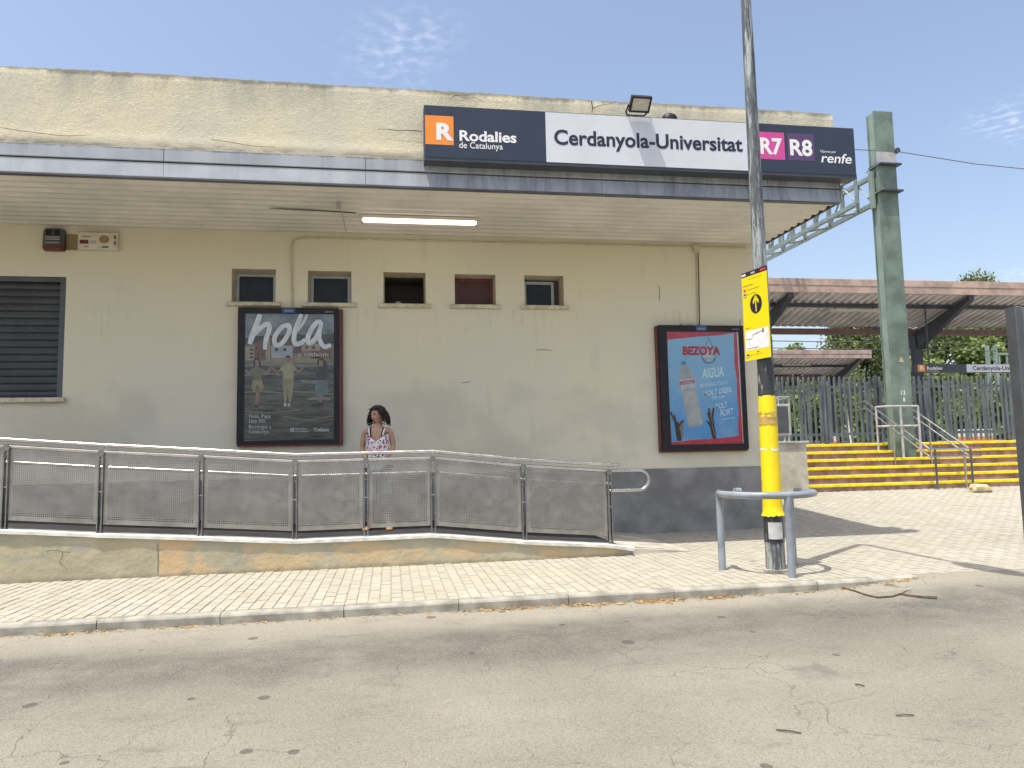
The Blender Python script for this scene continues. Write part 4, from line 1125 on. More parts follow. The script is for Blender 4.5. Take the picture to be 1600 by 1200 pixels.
# ------------------------------------------------------------------ street lamp, guard ring, yellow sign
LX, LY = 3.92, 7.26
lamp = thing('street_lamp', (LX, LY, 0), 'tall peeling galvanised street lamp with yellow wrapped lower pole at the kerb', 'street lamp')
LH = 7.85
q = MB(); q.tube([(LX, LY, 0), (LX, LY, .56), (LX, LY, 1.8), (LX, LY, LH-.25), (LX, LY-.06, LH-.06), (LX, LY-.2, LH)], [.100, .095, .084, .048, .046, .042], 20); q.build('shaft', M['galv'], lamp, smooth='auto')
q = MB(); q.tube([(LX, LY-.2, LH), (LX-.06, LY-1.72, LH+.12)], [.036, .030], 10); q.build('arm', M['galv'], lamp, smooth='auto')
q = MB()
hp = [(0, .035, .03), (.08, .09, .05), (.25, .145, .07), (.55, .155, .075), (.80, .12, .06), (.95, .05, .03)]
q.loft([[(LX-.06+a*math.cos(2*math.pi*k/12), LY-1.68-s_, LH+.125+b_*math.sin(2*math.pi*k/12)) for k in range(12)] for s_, a, b_ in hp])
q.build('lamp_head', M['lgrey'], lamp, smooth='auto')
q = MB(); q.tube([(LX, LY, .0), (LX, LY, .03)], .125, 20); q.build('foot_collar', M['concrete'], lamp, smooth='auto')
def wrap(name, mat, za, zb, extra, segs=10, wob=.002, seed=1, flare=0):
    rw_ = random.Random(seed); N = 28; rings = []
    for j in range(segs+1):
        z = za+(zb-za)*j/segs
        base = (.100+(.084-.100)*min(z, 1.8)/1.8) if z < 1.8 else .084+(.048-.084)*(z-1.8)/(LH-.25-1.8)
        ring = []
        for k in range(N):
            r0 = base+extra+rw_.uniform(-wob, wob)+(flare if j == 0 else 0)
            zz = z+(rw_.uniform(-.012, .012) if j in (0, segs) else 0)
            ring.append((LX+r0*math.cos(2*math.pi*k/N), LY+r0*math.sin(2*math.pi*k/N), zz))
        rings.append(ring)
    q = MB(); q.loft(rings, caps=False); return q.build(name, M[mat], lamp, smooth=True)
wrap('yellow_wrap', 'ywrap', .575, 1.81, .006, 26, .0016, 1, .016)
wrap('black_wrap', 'tape', 1.80, 2.45, .003, 14, .002, 2)
wrap('black_wrap', 'tape', .30, .575, .004, 6, .001, 3)
wrap('packing_tape', 'clear', 1.515, 1.60, .010, 5, .002, 4)
wrap('packing_tape', 'white', 1.245, 1.262, .0085, 1, .0003, 5)
wrap('packing_tape', 'clear', 1.625, 1.64, .010, 1, .002, 9)
# grey notice taped round the black wrap
q = MB(); rr_ = .109
an = [rad(-148+5*k) for k in range(17)]
rings = [[(LX+rr_*math.cos(a), LY+rr_*math.sin(a), z) for a in an] for z in (.34, .42, .51)]
for j in range(2):
    for k in range(16): q.add([rings[j][k], rings[j][k+1], rings[j+1][k+1], rings[j+1][k]], [(0, 1, 2, 3)])
q.build('paper_notice', M['parcel'], lamp, smooth=True)
# guard ring: three bent tubes and a hoop with a gap at the back
GX, GY, GR, GZ = 3.90, 7.36, .475, .80
gr = thing('pole_guard', (GX, GY, 0), 'round grey tubular guard on legs encircling the street lamp base', 'guard rail')
pts = [(GX+GR*math.cos(rad(a)), GY+GR*math.sin(rad(a)), GZ) for a in range(150, 388, 7)]
q = MB(); q.tube(pts, .036, 12); q.build('hoop', M['ringpaint'], gr, smooth='auto')
pts = [(GX+GR*math.cos(rad(a)), GY+GR*math.sin(rad(a)), GZ) for a in range(96, 108, 3)]
q = MB(); q.tube(pts, .036, 12); q.build('hoop', M['ringpaint'], gr, smooth='auto')
for a in (162, 268, 30):
    x, y = GX+GR*math.cos(rad(a)), GY+GR*math.sin(rad(a))
    q = MB(); q.tube([(x, y, 0), (x, y, GZ-.01)], .038, 12); q.build('leg', M['ringpaint'], gr, smooth='auto')
# yellow direction panel strapped to the lamp, turned towards the left
c0 = Vector((LX, LY, 0))
A = on_y(1164, 431, LY+.16); B = on_y(1199, 415, LY-.19)
ux = Vector((B.x-A.x, B.y-A.y, 0)); SW = .40; ux.normalize()
nv = Vector((ux.y, -ux.x, 0))
if nv.dot(Vector((0, -1, 0))) < 0: nv = -nv
SB, ST = 2.205, 3.165
cx_ = c0+nv*.088+ux*(.01)
def PS(u, v, d=0.0): return cx_+ux*(u*SW/2)+Vector((0, 0, SB+(ST-SB)*v))+nv*(.008+d)
ys = thing('direction_sign', (LX, LY, SB), 'tall yellow direction panel with black arrow disc and small map, strapped to the street lamp', 'sign')
q = MB()
vs = [cx_+ux*(s*SW/2)+Vector((0, 0, z))+nv*d for d in (0, .006) for z in (SB, ST) for s in (-1, 1)]
q.add(vs, [(0, 2, 3, 1), (4, 5, 7, 6), (0, 1, 5, 4), (2, 6, 7, 3), (0, 4, 6, 2), (1, 3, 7, 5)]); q.build('board', M['signedge'], ys)
q = MB(); q.poly([(-1, 0), (1, 0), (1, .945), (-1, .945)], PS, 0); q.build('yellow_face', M['ysign'], ys)
q = MB(); q.poly([(-1, .946), (1, .946), (1, 1), (-1, 1)], PS, 0); q.build('black_header', M['ink'], ys)
q = MB(); q.ell(.05, .615, .47, .108, PS, .001, 28); q.build('arrow_disc', M['ink'], ys)
q = MB()
def bar(q, u0, u1, v, h, d=.001): q.poly([(u0, v-h/2), (u1, v-h/2), (u1, v+h/2), (u0, v+h/2)], PS, d)
rb = random.Random(4)
def words(q, u0, u1, v, h):                  # lettering too small to read in the photograph
    u = u0
    while u < u1-.03:
        w_ = min(rb.uniform(.05, .10), u1-u); bar(q, u, u+w_, v+rb.uniform(-.2, .2)*h, h*rb.uniform(.35, .7)); u += w_+rb.choice((.02, .02, .03, .07))
words(q, -.45, .6, .912, .011); words(q, -.9, -.12, .845, .020); words(q, -.62, .42, .795, .014); words(q, -.6, .1, .742, .014)
words(q, -.86, -.45, .365, .016); words(q, -.6, .38, .058, .012); bar(q, -.05, .12, .085, .012)
tag(q.build('small_print', M['dgrey'], ys), kind='stuff')
for v_ in (.735, .052):
    q = MB(); bar(q, -.88, -.68, v_, .042); o_ = q.build('pictogram', M['ink'], ys)
    q = MB(); bar(q, -.83, -.73, v_-.005, .02, .002); q.build('pictogram_bus', M['white'], o_)
q = MB(); q.poly([(-.9, .115), (.9, .115), (.9, .335), (-.9, .335)], PS, .001); q.build('map_panel', M['white'], ys)
q = MB(); bar(q, -.97, -.65, .972, .022, .001); q.build('header_mark', M['white'], ys)
q = MB(); bar(q, -.25, .08, .972, .022, .001); q.build('header_mark', M['lgrey'], ys)
q = MB(); bar(q, .5, .93, .972, .024, .001); q.build('header_mark', M['a_red'], ys)
q = MB(); bar(q, -.88, -.70, .795, .03, .001); q.build('pictogram', M['a_red'], ys)
q = MB()
for pts in ([(.05, .53), (.05, .69)], [(-.17, .63), (.05, .697), (.27, .63)]):
    for a, b_ in zip(pts[:-1], pts[1:]):
        d = Vector((b_[0]-a[0], (b_[1]-a[1])*2)).normalized(); n2 = Vector((-d.y, d.x/2))*.038
        q.poly([(a[0]-n2.x, a[1]-n2.y), (b_[0]-n2.x, b_[1]-n2.y), (b_[0]+n2.x, b_[1]+n2.y), (a[0]+n2.x, a[1]+n2.y)], PS, .002)
q.build('arrow', M['ysign'], ys)
q = MB()
mp = [(-.85, .245), (-.55, .235), (-.35, .245), (-.35, .275), (.0, .29), (.45, .305)]
for a, b_ in list(zip(mp[:-1], mp[1:]))+[((-.6, .235), (-.55, .165)), ((.8, .27), (.72, .2)), ((-.8, .135), (.1, .135))]:
    d = Vector((b_[0]-a[0], (b_[1]-a[1])*2)).normalized(); n2 = Vector((-d.y, d.x/2))*.0055
    q.poly([(a[0]-n2.x, a[1]-n2.y), (b_[0]-n2.x, b_[1]-n2.y), (b_[0]+n2.x, b_[1]+n2.y), (a[0]+n2.x, a[1]+n2.y)], PS, .002)
q.ell(.5, .305, .06, .03, PS, .002, 10); q.ell(.0, .29, .03, .015, PS, .002, 8)
q.build('map_lines', M['dgrey'], ys)
for z in (2.35, 2.95):
    rr2 = .084+(.048-.084)*(z-1.8)/(LH-2.05)+.005
    q = MB(); q.tube([(LX+rr2*math.cos(a), LY+rr2*math.sin(a), z) for a in [2*math.pi*k/16 for k in range(16)]], .006, 6, closed=True); q.build('strap', M['steel'], ys)

# ------------------------------------------------------------------ stairs up to the platform
SY, NR, RISE, TREAD = 15.0, 6, .176, .31
SZ0 = .265
SX0, SX1 = 8.72, 30.0
st = thing('stairs', (12, SY, SZ0), kind='structure')
tiles = {}
rs = random.Random(8)
for k in range(NR):
    y = SY+k*TREAD; z = SZ0+k*RISE
    bdy = MB(); bdy.box(SX0, SX1, y+.02, y+TREAD+.6 if k < NR-1 else y+TREAD+.4, z-.4, z+RISE-.012)
    step = bdy.build('step', M['stairtop'], st)
    x = SX0+rs.uniform(0, .3); first = SX0
    cuts = [SX0]
    while x < 19.5: cuts.append(x); x += rs.choice((.6, .8, .8, 1.0))
    cuts.append(SX1)
    for a, b_ in zip(cuts[:-1], cuts[1:]):
        if b_-a < .05: continue
        q = MB(); q.cbox(a+.003, b_-.003, y+rs.uniform(-.003, .003), y+.021, z-.03, z+RISE-.065, .003); q.build('riser_tile', M['stairred'], step)
    q = MB(); q.cbox(SX0, SX1, y-.022, y+.05, z+RISE-.064, z+RISE, .008); q.build('nosing', M['nosing'], step)
PZ = SZ0+NR*RISE-.012
PT = MB(); PT.box(-40, 60, SY+NR*TREAD, 23.6, -.2, PZ); tag(PT.build('platform', M['platform'], origin=(12, 20, 0)), kind='structure')
PT = MB(); PT.box(-40, 80, 31.2, 38.0, -.2, PZ+.1); tag(PT.build('platform', M['platform'], origin=(18, 34, 0)), kind='structure')
PT = MB(); PT.box(-60, 90, 23.8, 31.0, -.25, .25); tag(PT.build('track_bed', M['rampfloor'], origin=(12, 27, 0)), kind='structure')
# low rendered wall beside the stairs, with capping
lw = thing('low_wall', (7.6, 14.5, 0), 'low pale rendered wall with flat cap beside the yellow edged stairs', 'wall')
q = MB(); q.box(6.0, 8.67, 14.5, 16.85, .0, 1.35); q.build('wall_body', M['concrete'], lw)
q = MB(); q.cbox(5.98, 8.715, 14.46, 16.86, 1.352, 1.395, .006); q.build('cap', M['lgrey'], lw)
# steel cabinet on the wall
cb = thing('steel_cabinet', (8.15, 14.8, 1.395), 'grey perforated steel cabinet with open top frame on the low wall', 'cabinet')
x0, x1 = 7.78, 8.42
q = MB(); q.cbox(x0, x1, 14.62, 15.1, 1.52, 2.19, .01); q.build('body', M['lgrey'], cb)
q = MB(); q.cbox(x0+.05, x1-.06, 14.612, 14.621, 1.57, 2.14, .004); q.build('panel', M['dgrey'], cb)
for x in (x0+.03, x1-.06, x1-.16): 
    q = MB(); q.box(x-.015, x+.02, 14.64, 14.70, 1.395, 1.522); q.build('foot', M['lgrey'], cb)
for y in (14.64, 15.08):
    for x in (x0+.012, x1-.012):
        q = MB(); q.tube([(x, y, 2.185), (x, y, 2.34)], .010, 6); q.build('frame_upright', M['lgrey'], cb)
    q = MB(); q.tube([(x0, y, 2.34), (x1, y, 2.34)], .012, 6); q.build('frame_bar', M['lgrey'], cb)
q = MB(); q.tube([(x0, 14.64, 2.20), (x1, 14.64, 2.33)], .008, 6); q.build('frame_brace', M['lgrey'], cb)

# ------------------------------------------------------------------ catenary mast with gantry arm
CY = 16.32; FRONT = CY-.15
_a, _b = on_y(1396.5, 640, FRONT), on_y(1427, 640, FRONT)
CX = (_a.x+_b.x)/2
cz0 = SZ0+4*RISE
mast = thing('catenary_mast', (CX, CY, cz0), 'tall green steel railway mast with gantry truss, rising from the stairs', 'mast')
T_ = on_y(1380, 174, FRONT).z; FW, DP, th_ = (_b.x-_a.x)/2, .30, .022
def at_lean(v): return v
q = MB()
q.box(CX-FW, CX+FW, CY-DP/2, CY-DP/2+.03, cz0-.3, T_)          # flange towards the road
q.build('flange', M['green'], mast)
q = MB(); q.box(CX-FW, CX+FW, CY+DP/2-.03, CY+DP/2, cz0-.3, T_-.02); q.build('flange', M['green'], mast)
q = MB(); q.box(CX-FW+.03, CX-FW+.05, CY-DP/2+.03, CY+DP/2-.03, cz0-.3, T_-.01); q.box(CX+FW-.05, CX+FW-.03, CY-DP/2+.03, CY+DP/2-.03, cz0-.3, T_-.01); q.build('web', M['greenpale'], mast)
PM = pxfront(CY-DP/2)
for y_ in (258, 299):
    c = PM(1384, y_)
    q = MB(); q.box(CX-FW-.03, CX+FW+.07, CY-DP/2-.13, CY+DP/2, c.z-.02, c.z+.02); q.build('collar', M['canopysteel'], mast)
    q = MB(); q.tube([(CX-FW-.02, CY-DP/2-.2, c.z), (CX-FW-.04, CY+DP/2+.1, c.z-.05)], .014, 6); q.build('tie_rod', M['greenpale'], mast)
c = PM(1384, 245)
q = MB(); q.box(CX-FW, CX+FW+.02, CY-DP/2-.012, CY-DP/2-.001, c.z-.18, c.z+.12); q.build('plate', M['lgrey'], mast)
q = MB(); q.tube([(CX+FW+.05, CY-DP/2-.05, c.z+.17), (CX+FW+.05, CY-DP/2+.12, c.z+.17)], .07, 10); q.tube([(CX+FW-.05, CY-DP/2, c.z+.12), (CX+FW+.05, CY-DP/2, c.z+.17)], .03, 8); q.build('insulator', M['dgrey'], mast, smooth='auto')
WZ = c.z+.17
q = MB(); P = front(CY-DP/2); s_ = PM(1408, 562)
q.poly([(s_.x-.08, s_.z-.06), (s_.x+.08, s_.z-.06), (s_.x, s_.z+.08)], P, .003); q.build('warning_triangle', M['bag'], mast)
q = MB(); s_ = PM(1411, 617); q.text('13', s_.x-.05, s_.x+.06, s_.z, P, .003, .01, h=.11); q.text('8', s_.x-.01, s_.x+.05, s_.z-.16, P, .003, .01, h=.10); q.build('lettering', M['white'], mast)
# gantry truss over the tracks: box lattice
TX0, TX1, TZ0, TZ1, TY0, TY1 = CX-FW-.48, CX-FW-.02, on_y(1362, 318, CY).z, on_y(1357, 275, CY).z, CY+.05, 36.0
def chord(x, z):
    q = MB(); q.box(x-.05, x+.05, TY0, TY1, z-.05, z+.05); return q.build('chord', M['truss'], mast)
for x in (TX0, TX1):
    for z in (TZ0, TZ1): chord(x, z)
ly = TY0; dy = .62; i = 0
while ly < TY1-dy:
    for x in (TX0, TX1):
        q = MB(); q.box(x-.03, x+.03, ly-.03, ly+.03, TZ0, TZ1); q.build('lattice_bar', M['truss'], mast)
        if i % 2 == 0:
            q = MB(); q.tube([(x, ly, TZ0), (x, ly+dy, TZ1)] if i % 4 == 0 else [(x, ly, TZ1), (x, ly+dy, TZ0)], .026, 4); q.build('lattice_bar', M['truss'], mast)
    q = MB(); q.tube([(TX0, ly, TZ0), (TX1, ly+dy, TZ0)] if i % 2 == 0 else [(TX1, ly, TZ0), (TX0, ly+dy, TZ0)], .028, 4); q.build('lattice_bar', M['truss'], mast)
    ly += dy; i += 1
q = MB(); q.box(CX-FW-.09, CX-FW-.03, CY-.05, CY+.10, TZ0-.12, TZ1+.12); q.build('truss_plate', M['greenpale'], mast)
# far leg that carries the other end of the truss
q = MB(); q.box(TX0, TX1, TY1-.45, TY1, -.2, TZ1+.4); q.build('far_leg', M['green'], mast)
# wires
def wire(name, pts, r_, label):
    q = MB(); q.tube(pts, r_, 5); return tag(q.build(name, M['wire'], origin=pts[0]), label, 'wire')
e = on_y(1640, 268, CY-DP/2-.02)
p0 = Vector((CX+FW+.05, CY-DP/2+.03, WZ)); wire('overhead_wire', [p0, p0.lerp(e, .5)-Vector((0, 0, .06)), e], .011, 'thin wire running right from the green mast')
e = on_y(1318, 233, 16.2); wire('overhead_wire', [p0, e], .010, 'thin wire running left from the green mast towards the building')
for zz, yy, lab in ((535, 27.0, 'upper'), (546, 27.0, 'lower')):
    a, b_ = on_y(1150, zz-3, yy), on_y(1680, zz+4, yy)
    wire('contact_wire', [a, b_], .018, lab+' of the two railway contact wires seen under the platform canopy')

# ------------------------------------------------------------------ stair handrails
hr = thing('stair_handrail', (12.2, 14.7, SZ0), 'double stainless handrail loop coming down the middle of the stairs', 'handrail')
def py(x, y, Y): return on_y(x, y, Y)
HX0, HX1 = py(1453, 702, 14.72).x, py(1514, 702, 14.72).x
zt0 = py(1453, 702, 14.72).z
def hz(y): return zt0+(y-14.72)*RISE/TREAD
for x in (HX0, HX1):
    for dz, dl in ((0, 0), (-.17, 0)):
        top = 16.85 if x == HX0 else 16.4
        pts = [(x, 14.72, zt0+dz), (x, top, hz(top)+dz)]
        if x == HX0: pts.append((x-.02, top+.45, hz(top)+dz-.02))
        q = MB(); q.tube(pts, .021, 10); q.build('rail', M['steel'], hr, smooth='auto')
for dz in (0, -.17):
    q = MB(); q.tube([(HX0, 14.72, zt0+dz), (HX1+.30, 14.72, zt0+dz)], .020, 10); q.build('rail', M['steel'], hr, smooth='auto')
for x, y in ((HX0+.12, 14.72), (HX1-.10, 14.75), (HX1+.02, 14.70)):
    q = MB(); q.tube([(x, y, plaza_z(x, y)-.02), (x, y, zt0-.0)], .024, 10); q.build('post', M['dgrey'] if y != 14.75 else M['steel'], hr, smooth='auto')
    q = MB(); q.tube([(x, y, plaza_z(x, y)-.01), (x, y, plaza_z(x, y)+.02)], .06, 12); q.build('foot', M['steel'], hr, smooth='auto')
for x, y in ((HX0, 15.9), (HX1, 15.9)):
    k = int((y-SY)/TREAD); q = MB(); q.tube([(x, y, SZ0+(k+1)*RISE-.03), (x, y, hz(y))], .021, 10); q.build('post', M['steel'], hr, smooth='auto')
# tube guard in front of the mast
gd = thing('mast_guard', (12.3, 15.97, .95), 'grey tubular guard frame standing around the foot of the green mast', 'guard rail')
gy = 15.97; ga, gb = py(1381, 635, gy), py(1434, 633, gy)
gzb = SZ0+4*RISE-.03
q = MB()
q.tube([(ga.x, gy+.30, ga.z), (ga.x, gy+.06, ga.z), (ga.x+.06, gy, ga.z), (gb.x, gy, ga.z)], .024, 10); q.build('rail', M['lgrey'], gd, smooth='auto')
z2 = py(1381, 666, gy).z
q = MB(); q.tube([(ga.x, gy+.30, z2), (ga.x, gy+.06, z2), (ga.x+.06, gy, z2), (gb.x+.02, gy, z2)], .024, 10); q.build('rail', M['lgrey'], gd, smooth='auto')
for x in (gb.x, (ga.x*.52+gb.x*.48)):
    q = MB(); q.tube([(x, gy, gzb), (x, gy, ga.z)], .030, 10); q.build('post', M['lgrey'], gd, smooth='auto')
q = MB(); q.tube([(ga.x, gy+.30, gzb), (ga.x, gy+.30, ga.z)], .024, 10); q.build('post', M['lgrey'], gd, smooth='auto')
# crumpled paper bag at the foot of the handrail
a = on_z(1527, 768, .26)
bg_ = MB(); rb2 = random.Random(21)
rings = []
for s_, hh, ww in ((-.20, .10, .10), (-.17, .17, .14), (0, .16, .15), (.16, .15, .14), (.24, .07, .10)):
    rings.append([(a.x+.06+s_+rb2.uniform(-.015, .015), a.y+ww*.8*math.cos(t)+rb2.uniform(-.01, .01), plaza_z(a.x, a.y)-.004+max(0, hh*(.5+.62*math.sin(t)))) for t in [2*math.pi*k/9 for k in range(9)]])
bg_.loft(rings); tag(bg_.build('paper_bag', M['bag'], origin=(a.x, a.y, .26)), 'crumpled beige paper bag lying at the foot of the stair handrail', 'bag')

# ------------------------------------------------------------------ palisade fence
FY_ = 18.0
fn = thing('palisade_fence', (14, FY_, PZ), 'blue grey steel palisade fence along the platform above the stairs', 'fence')
ftop = 3.12
q = MB(); w2 = .037
q.loft([[(-w2, .012, z), (-w2*.4, -.012, z), (w2*.4, -.012, z), (w2, .012, z)] for z in (.05, ftop-PZ-.06)], True)
q.add([(-w2, .012, ftop-PZ-.06), (-w2*.4, -.012, ftop-PZ-.06), (w2*.4, -.012, ftop-PZ-.06), (w2, .012, ftop-PZ-.06), (-w2*.3, .0, ftop-PZ), (w2*.3, .0, ftop-PZ)], [(0, 1, 4), (1, 2, 5, 4), (2, 3, 5)])
slm = q.mesh('slat', M['fence'])
x = 9.6; i = 0
rf_ = random.Random(6)
while x < 20.2:
    link('slat', slm, fn, (x, FY_, PZ), (0, rf_.uniform(-.006, .006), 0))
    x += .148; i += 1
for z in (PZ+.28, ftop-.28):
    q = MB(); q.box(9.4, 20.4, FY_+.015, FY_+.06, z-.03, z+.03); q.build('rail', M['fence'], fn)
for x in (9.5, 11.42, 12.95, 14.6, 16.9, 19.2):
    q = MB(); q.box(x-.05, x+.05, FY_+.062, FY_+.14, PZ, ftop+.02); q.build('post', M['fence'], fn)
# second line of slats behind (far side of the path)
fn2 = thing('palisade_fence', (14, 19.3, PZ), 'second palisade fence line standing just behind the first', 'fence')
x = 10.2
while x < 21.6:
    link('slat', slm, fn2, (x, 19.3, PZ)); x += .21
for z in (PZ+.28, ftop-.34):
    q = MB(); q.box(10.0, 21.8, 19.315, 19.36, z-.03, z+.03); q.build('rail', M['fence'], fn2)
# low white and orange barriers on the platform
for px0, px1, py0, py1, lab in ((1497, 1552, 671, 688, 'long white and orange low barrier behind the fence at the right'), (1287, 1312, 682, 693, 'short white and orange low barrier behind the fence left of the mast')):
    a, b_ = on_y(px0, py0, 20.2), on_y(px1, py1, 20.2)
    th = thing('low_barrier', ((a.x+b_.x)/2, 20.2, PZ), lab, 'barrier')
    zm = PZ+(a.z-PZ)*.42
    q = MB(); q.cbox(a.x, b_.x, 20.2, 20.26, zm, a.z, .006); q.build('white_board', M['white'], th)
    q = MB(); q.cbox(a.x, b_.x, 20.195, 20.25, PZ+.03, zm-.004, .006); q.build('orange_board', M['orange'], th)
    for x in (a.x+.05, b_.x-.05):
        q = MB(); q.box(x-.03, x+.03, 20.26, 20.32, PZ, a.z); q.build('post', M['orange'], th)
a = on_y(1319, 616, 18.7)
q = MB(); q.tube([(a.x+.12, 18.7, PZ), (a.x, 18.7, a.z)], .022, 8); tag(q.build('white_post', M['white'], origin=(a.x, 18.7, PZ)), 'slim leaning white post behind the palisade fence', 'post')

# ------------------------------------------------------------------ platform canopies
def canopy(name, label, xa, xb, yf, zf, yv, zv, yb, zb, colx, th_f, purl):
    c = thing(name, ((xa+xb)/2 if colx is None else colx, yv, PZ), label, 'canopy')
    for i, (z0_, z1_) in enumerate(((zf, zf+th_f*.5-.006), (zf+th_f*.5+.006, zf+th_f))):
        cuts = [xa+(xb-xa)*k/6 for k in range(7)]
        for a, b_ in zip(cuts[:-1], cuts[1:]):
            q = MB(); q.cbox(a+.004, b_-.004, yf-.02-.012*i, yf+.03, z0_, z1_, .006); q.build('fascia_panel', M['rust'], c)
    # corrugated sheets, ribs running from the front edge to the valley
    def sheet(y0_, z0_, y1_, z1_):
        q = MB(); x = xa; pitch = .27; n = int((xb-xa)/pitch)
        prof = []
        for k in range(n):
            b0 = xa+k*pitch
            prof += [(b0, 0), (b0+.10, 0), (b0+.12, .09), (b0+.25, .09)]
        prof.append((xa+n*pitch, 0))
        for u, w_ in prof: q.v += [Vector((u, y0_, z0_+w_)), Vector((u, y1_, z1_+w_))]
        for k in range(len(prof)-1): q.f.append((2*k, 2*k+2, 2*k+3, 2*k+1)); q.m.append(0)
        q.build('roof_sheet', M['corr'], c)
    sheet(yf+.03, zf+.10, yv, zv+.10); sheet(yv, zv+.10, yb, zb+.10)
    for f_ in purl:
        y = yf+(yv-yf)*f_; z = zf+(zv-zf)*f_+.03
        q = MB(); q.box(xa, xb, y-.05, y+.05, z-.05, z+.06); q.build('purlin', M['rust'] if f_ > .95 else M['canopysteel'], c)
    q = MB(); q.box(xa, xb, yv-.12, yv+.12, zv-.16, zv+.02); q.build('gutter', M['gutter'], c)
    xs_ = [colx+d for d in (-12.4, -6.2, 0, 6.2) if xa < colx+d < xb]
    for x in xs_:
        q = MB(); q.box(x-.13, x+.13, yv-.13, yv+.13, PZ-.05, zv-.15); q.build('column', M['canopysteel'], c)
        for (ya, za) in ((yf+.05, zf-.02), (yb-.05, zb-.02)):
            d = 1 if ya > yv else -1
            q = MB(); q.loft([[(x-.09, yv, zv-.75), (x+.09, yv, zv-.75), (x+.09, yv, zv-.12), (x-.09, yv, zv-.12)], [(x-.09, ya, za-.12), (x+.09, ya, za-.12), (x+.09, ya, za+.04), (x-.09, ya, za+.04)]]); q.build('beam', M['canopysteel'], c)
    return c
f0 = on_y(1200, 456, 20.5).z; f1 = on_y(1200, 434, 20.5).z
v0 = on_y(1420, 516, 23.2).z
colx1 = on_y(1436, 600, 23.2).x
can1 = canopy('platform_canopy', 'large rust edged platform canopy with grey corrugated underside behind the green mast', 6.0, 28.0, 20.5, f0, 23.2, v0, 25.8, v0+.75, colx1, f1-f0, (.35,))
b0 = on_y(1362, 556, 32.5); f0 = b0.z; f1 = on_y(1362, 547, 32.5).z; v0 = on_y(1300, 588, 35).z
can2 = canopy('platform_canopy', 'smaller far platform canopy ending left of the green mast', 9.0, b0.x, 32.5, f0-.12, 35.0, v0, 37.5, v0+.6, b0.x-.6, f1-f0+.12, (.45,))
# strip lights under the canopies
for (xa_, xb_, ypx, Y, lab) in ((1296, 1372, 484, 21.6, 'unlit strip light under the large platform canopy'), (1222, 1266, 570, 33.6, 'unlit strip light under the far platform canopy')):
    a, b_ = on_y(xa_, ypx, Y), on_y(xb_, ypx+1, Y)
    th = thing('strip_light', ((a.x+b_.x)/2, Y, a.z), lab, 'light')
    q = MB(); q.box(a.x, b_.x, Y-.05, Y+.05, a.z-.05, a.z+.02); q.build('housing', M['whitebox'], th)
    for x in (a.x+.2, b_.x-.2):
        q = MB(); q.tube([(x, Y, a.z), (x, Y, a.z+.45)], .012, 6); q.build('hanger', M['canopysteel'], th)
# hanging name board on the platform
SYP = 21.3
a, b_ = on_y(1432, 568.5, SYP), on_y(1580, 583, SYP)
pz0, pz1 = on_y(1500, 582, SYP).z, on_y(1500, 569, SYP).z
xr = a.x+5.4; xm = on_y(1510, 575, SYP).x
nb = thing('platform_sign', ((a.x+xr)/2, SYP, pz0), 'small hanging station name board under the platform canopy beyond the fence', 'sign')
q = MB(); q.box(a.x, xr, SYP, SYP+.12, pz0, pz1); q.build('casing', M['signedge'], nb)
P = front(SYP)
q = MB(); q.poly([(xm, pz0+.01), (xr-.9, pz0+.01), (xr-.9, pz1-.01), (xm, pz1-.01)], P, .004); q.build('face', M['signwhite'], nb)
q = MB(); q.poly([(a.x+.03, pz0+.03), (a.x+.30, pz0+.03), (a.x+.30, pz1-.02), (a.x+.03, pz1-.02)], P, .004); q.build('orange_square', M['orange'], nb)
hh = pz1-pz0
q = MB(); q.text('R', a.x+.12, a.x+.25, pz0+.09, P, .008, .04, h=hh*.5); q.text('Rodalies', a.x+.36, a.x+.92, pz0+hh*.35, P, .006, .02, h=hh*.38); q.text('de Catalunya', a.x+.36, a.x+.80, pz0+hh*.12, P, .006, 0, h=hh*.15); q.build('lettering', M['white'], nb)
q = MB(); q.text('Cerdanyola-Universitat', xm+.22, xm+2.3, pz0+hh*.28, P, .006, .02, h=hh*.5); q.build('lettering', M['ink'], nb)
for x in (a.x+.5, xr-.6):
    q = MB(); q.tube([(x, SYP+.06, pz1), (x, SYP+.06, 5.85)], .025, 8); q.build('hanger', M['canopysteel'], nb)
# far mast with a stub of gantry
fa = on_y(1548, 540, 40.0)
fm = thing('catenary_mast', (fa.x, 40, 0), 'pale green lattice mast standing beyond the platform name board', 'mast')
for s_ in (-1, 1):
    q = MB(); q.box(fa.x+s_*.28-.08, fa.x+s_*.28+.08, 39.9, 40.1, -.2, fa.z); q.build('leg', M['greenpale'], fm)
z = .2; i = 0
while z < fa.z-.6:
    q = MB(); q.tube([(fa.x-.28, 40, z), (fa.x+.28, 40, z+.5)] if i % 2 else [(fa.x+.28, 40, z), (fa.x-.28, 40, z+.5)], .04, 4); q.build('lattice_bar', M['greenpale'], fm); z += .5; i += 1
tz = on_y(1575, 572, 40).z
for z in (tz, tz+.75):
    q = MB(); q.box(fa.x+.36, fa.x+9, 39.93, 40.07, z-.06, z+.06); q.build('gantry_chord', M['greenpale'], fm)
for k in range(16):
    q = MB(); q.box(fa.x+.5+k*.55-.05, fa.x+.5+k*.55+.05, 39.95, 40.05, tz+.06, tz+.69); q.build('lattice_bar', M['greenpale'], fm)

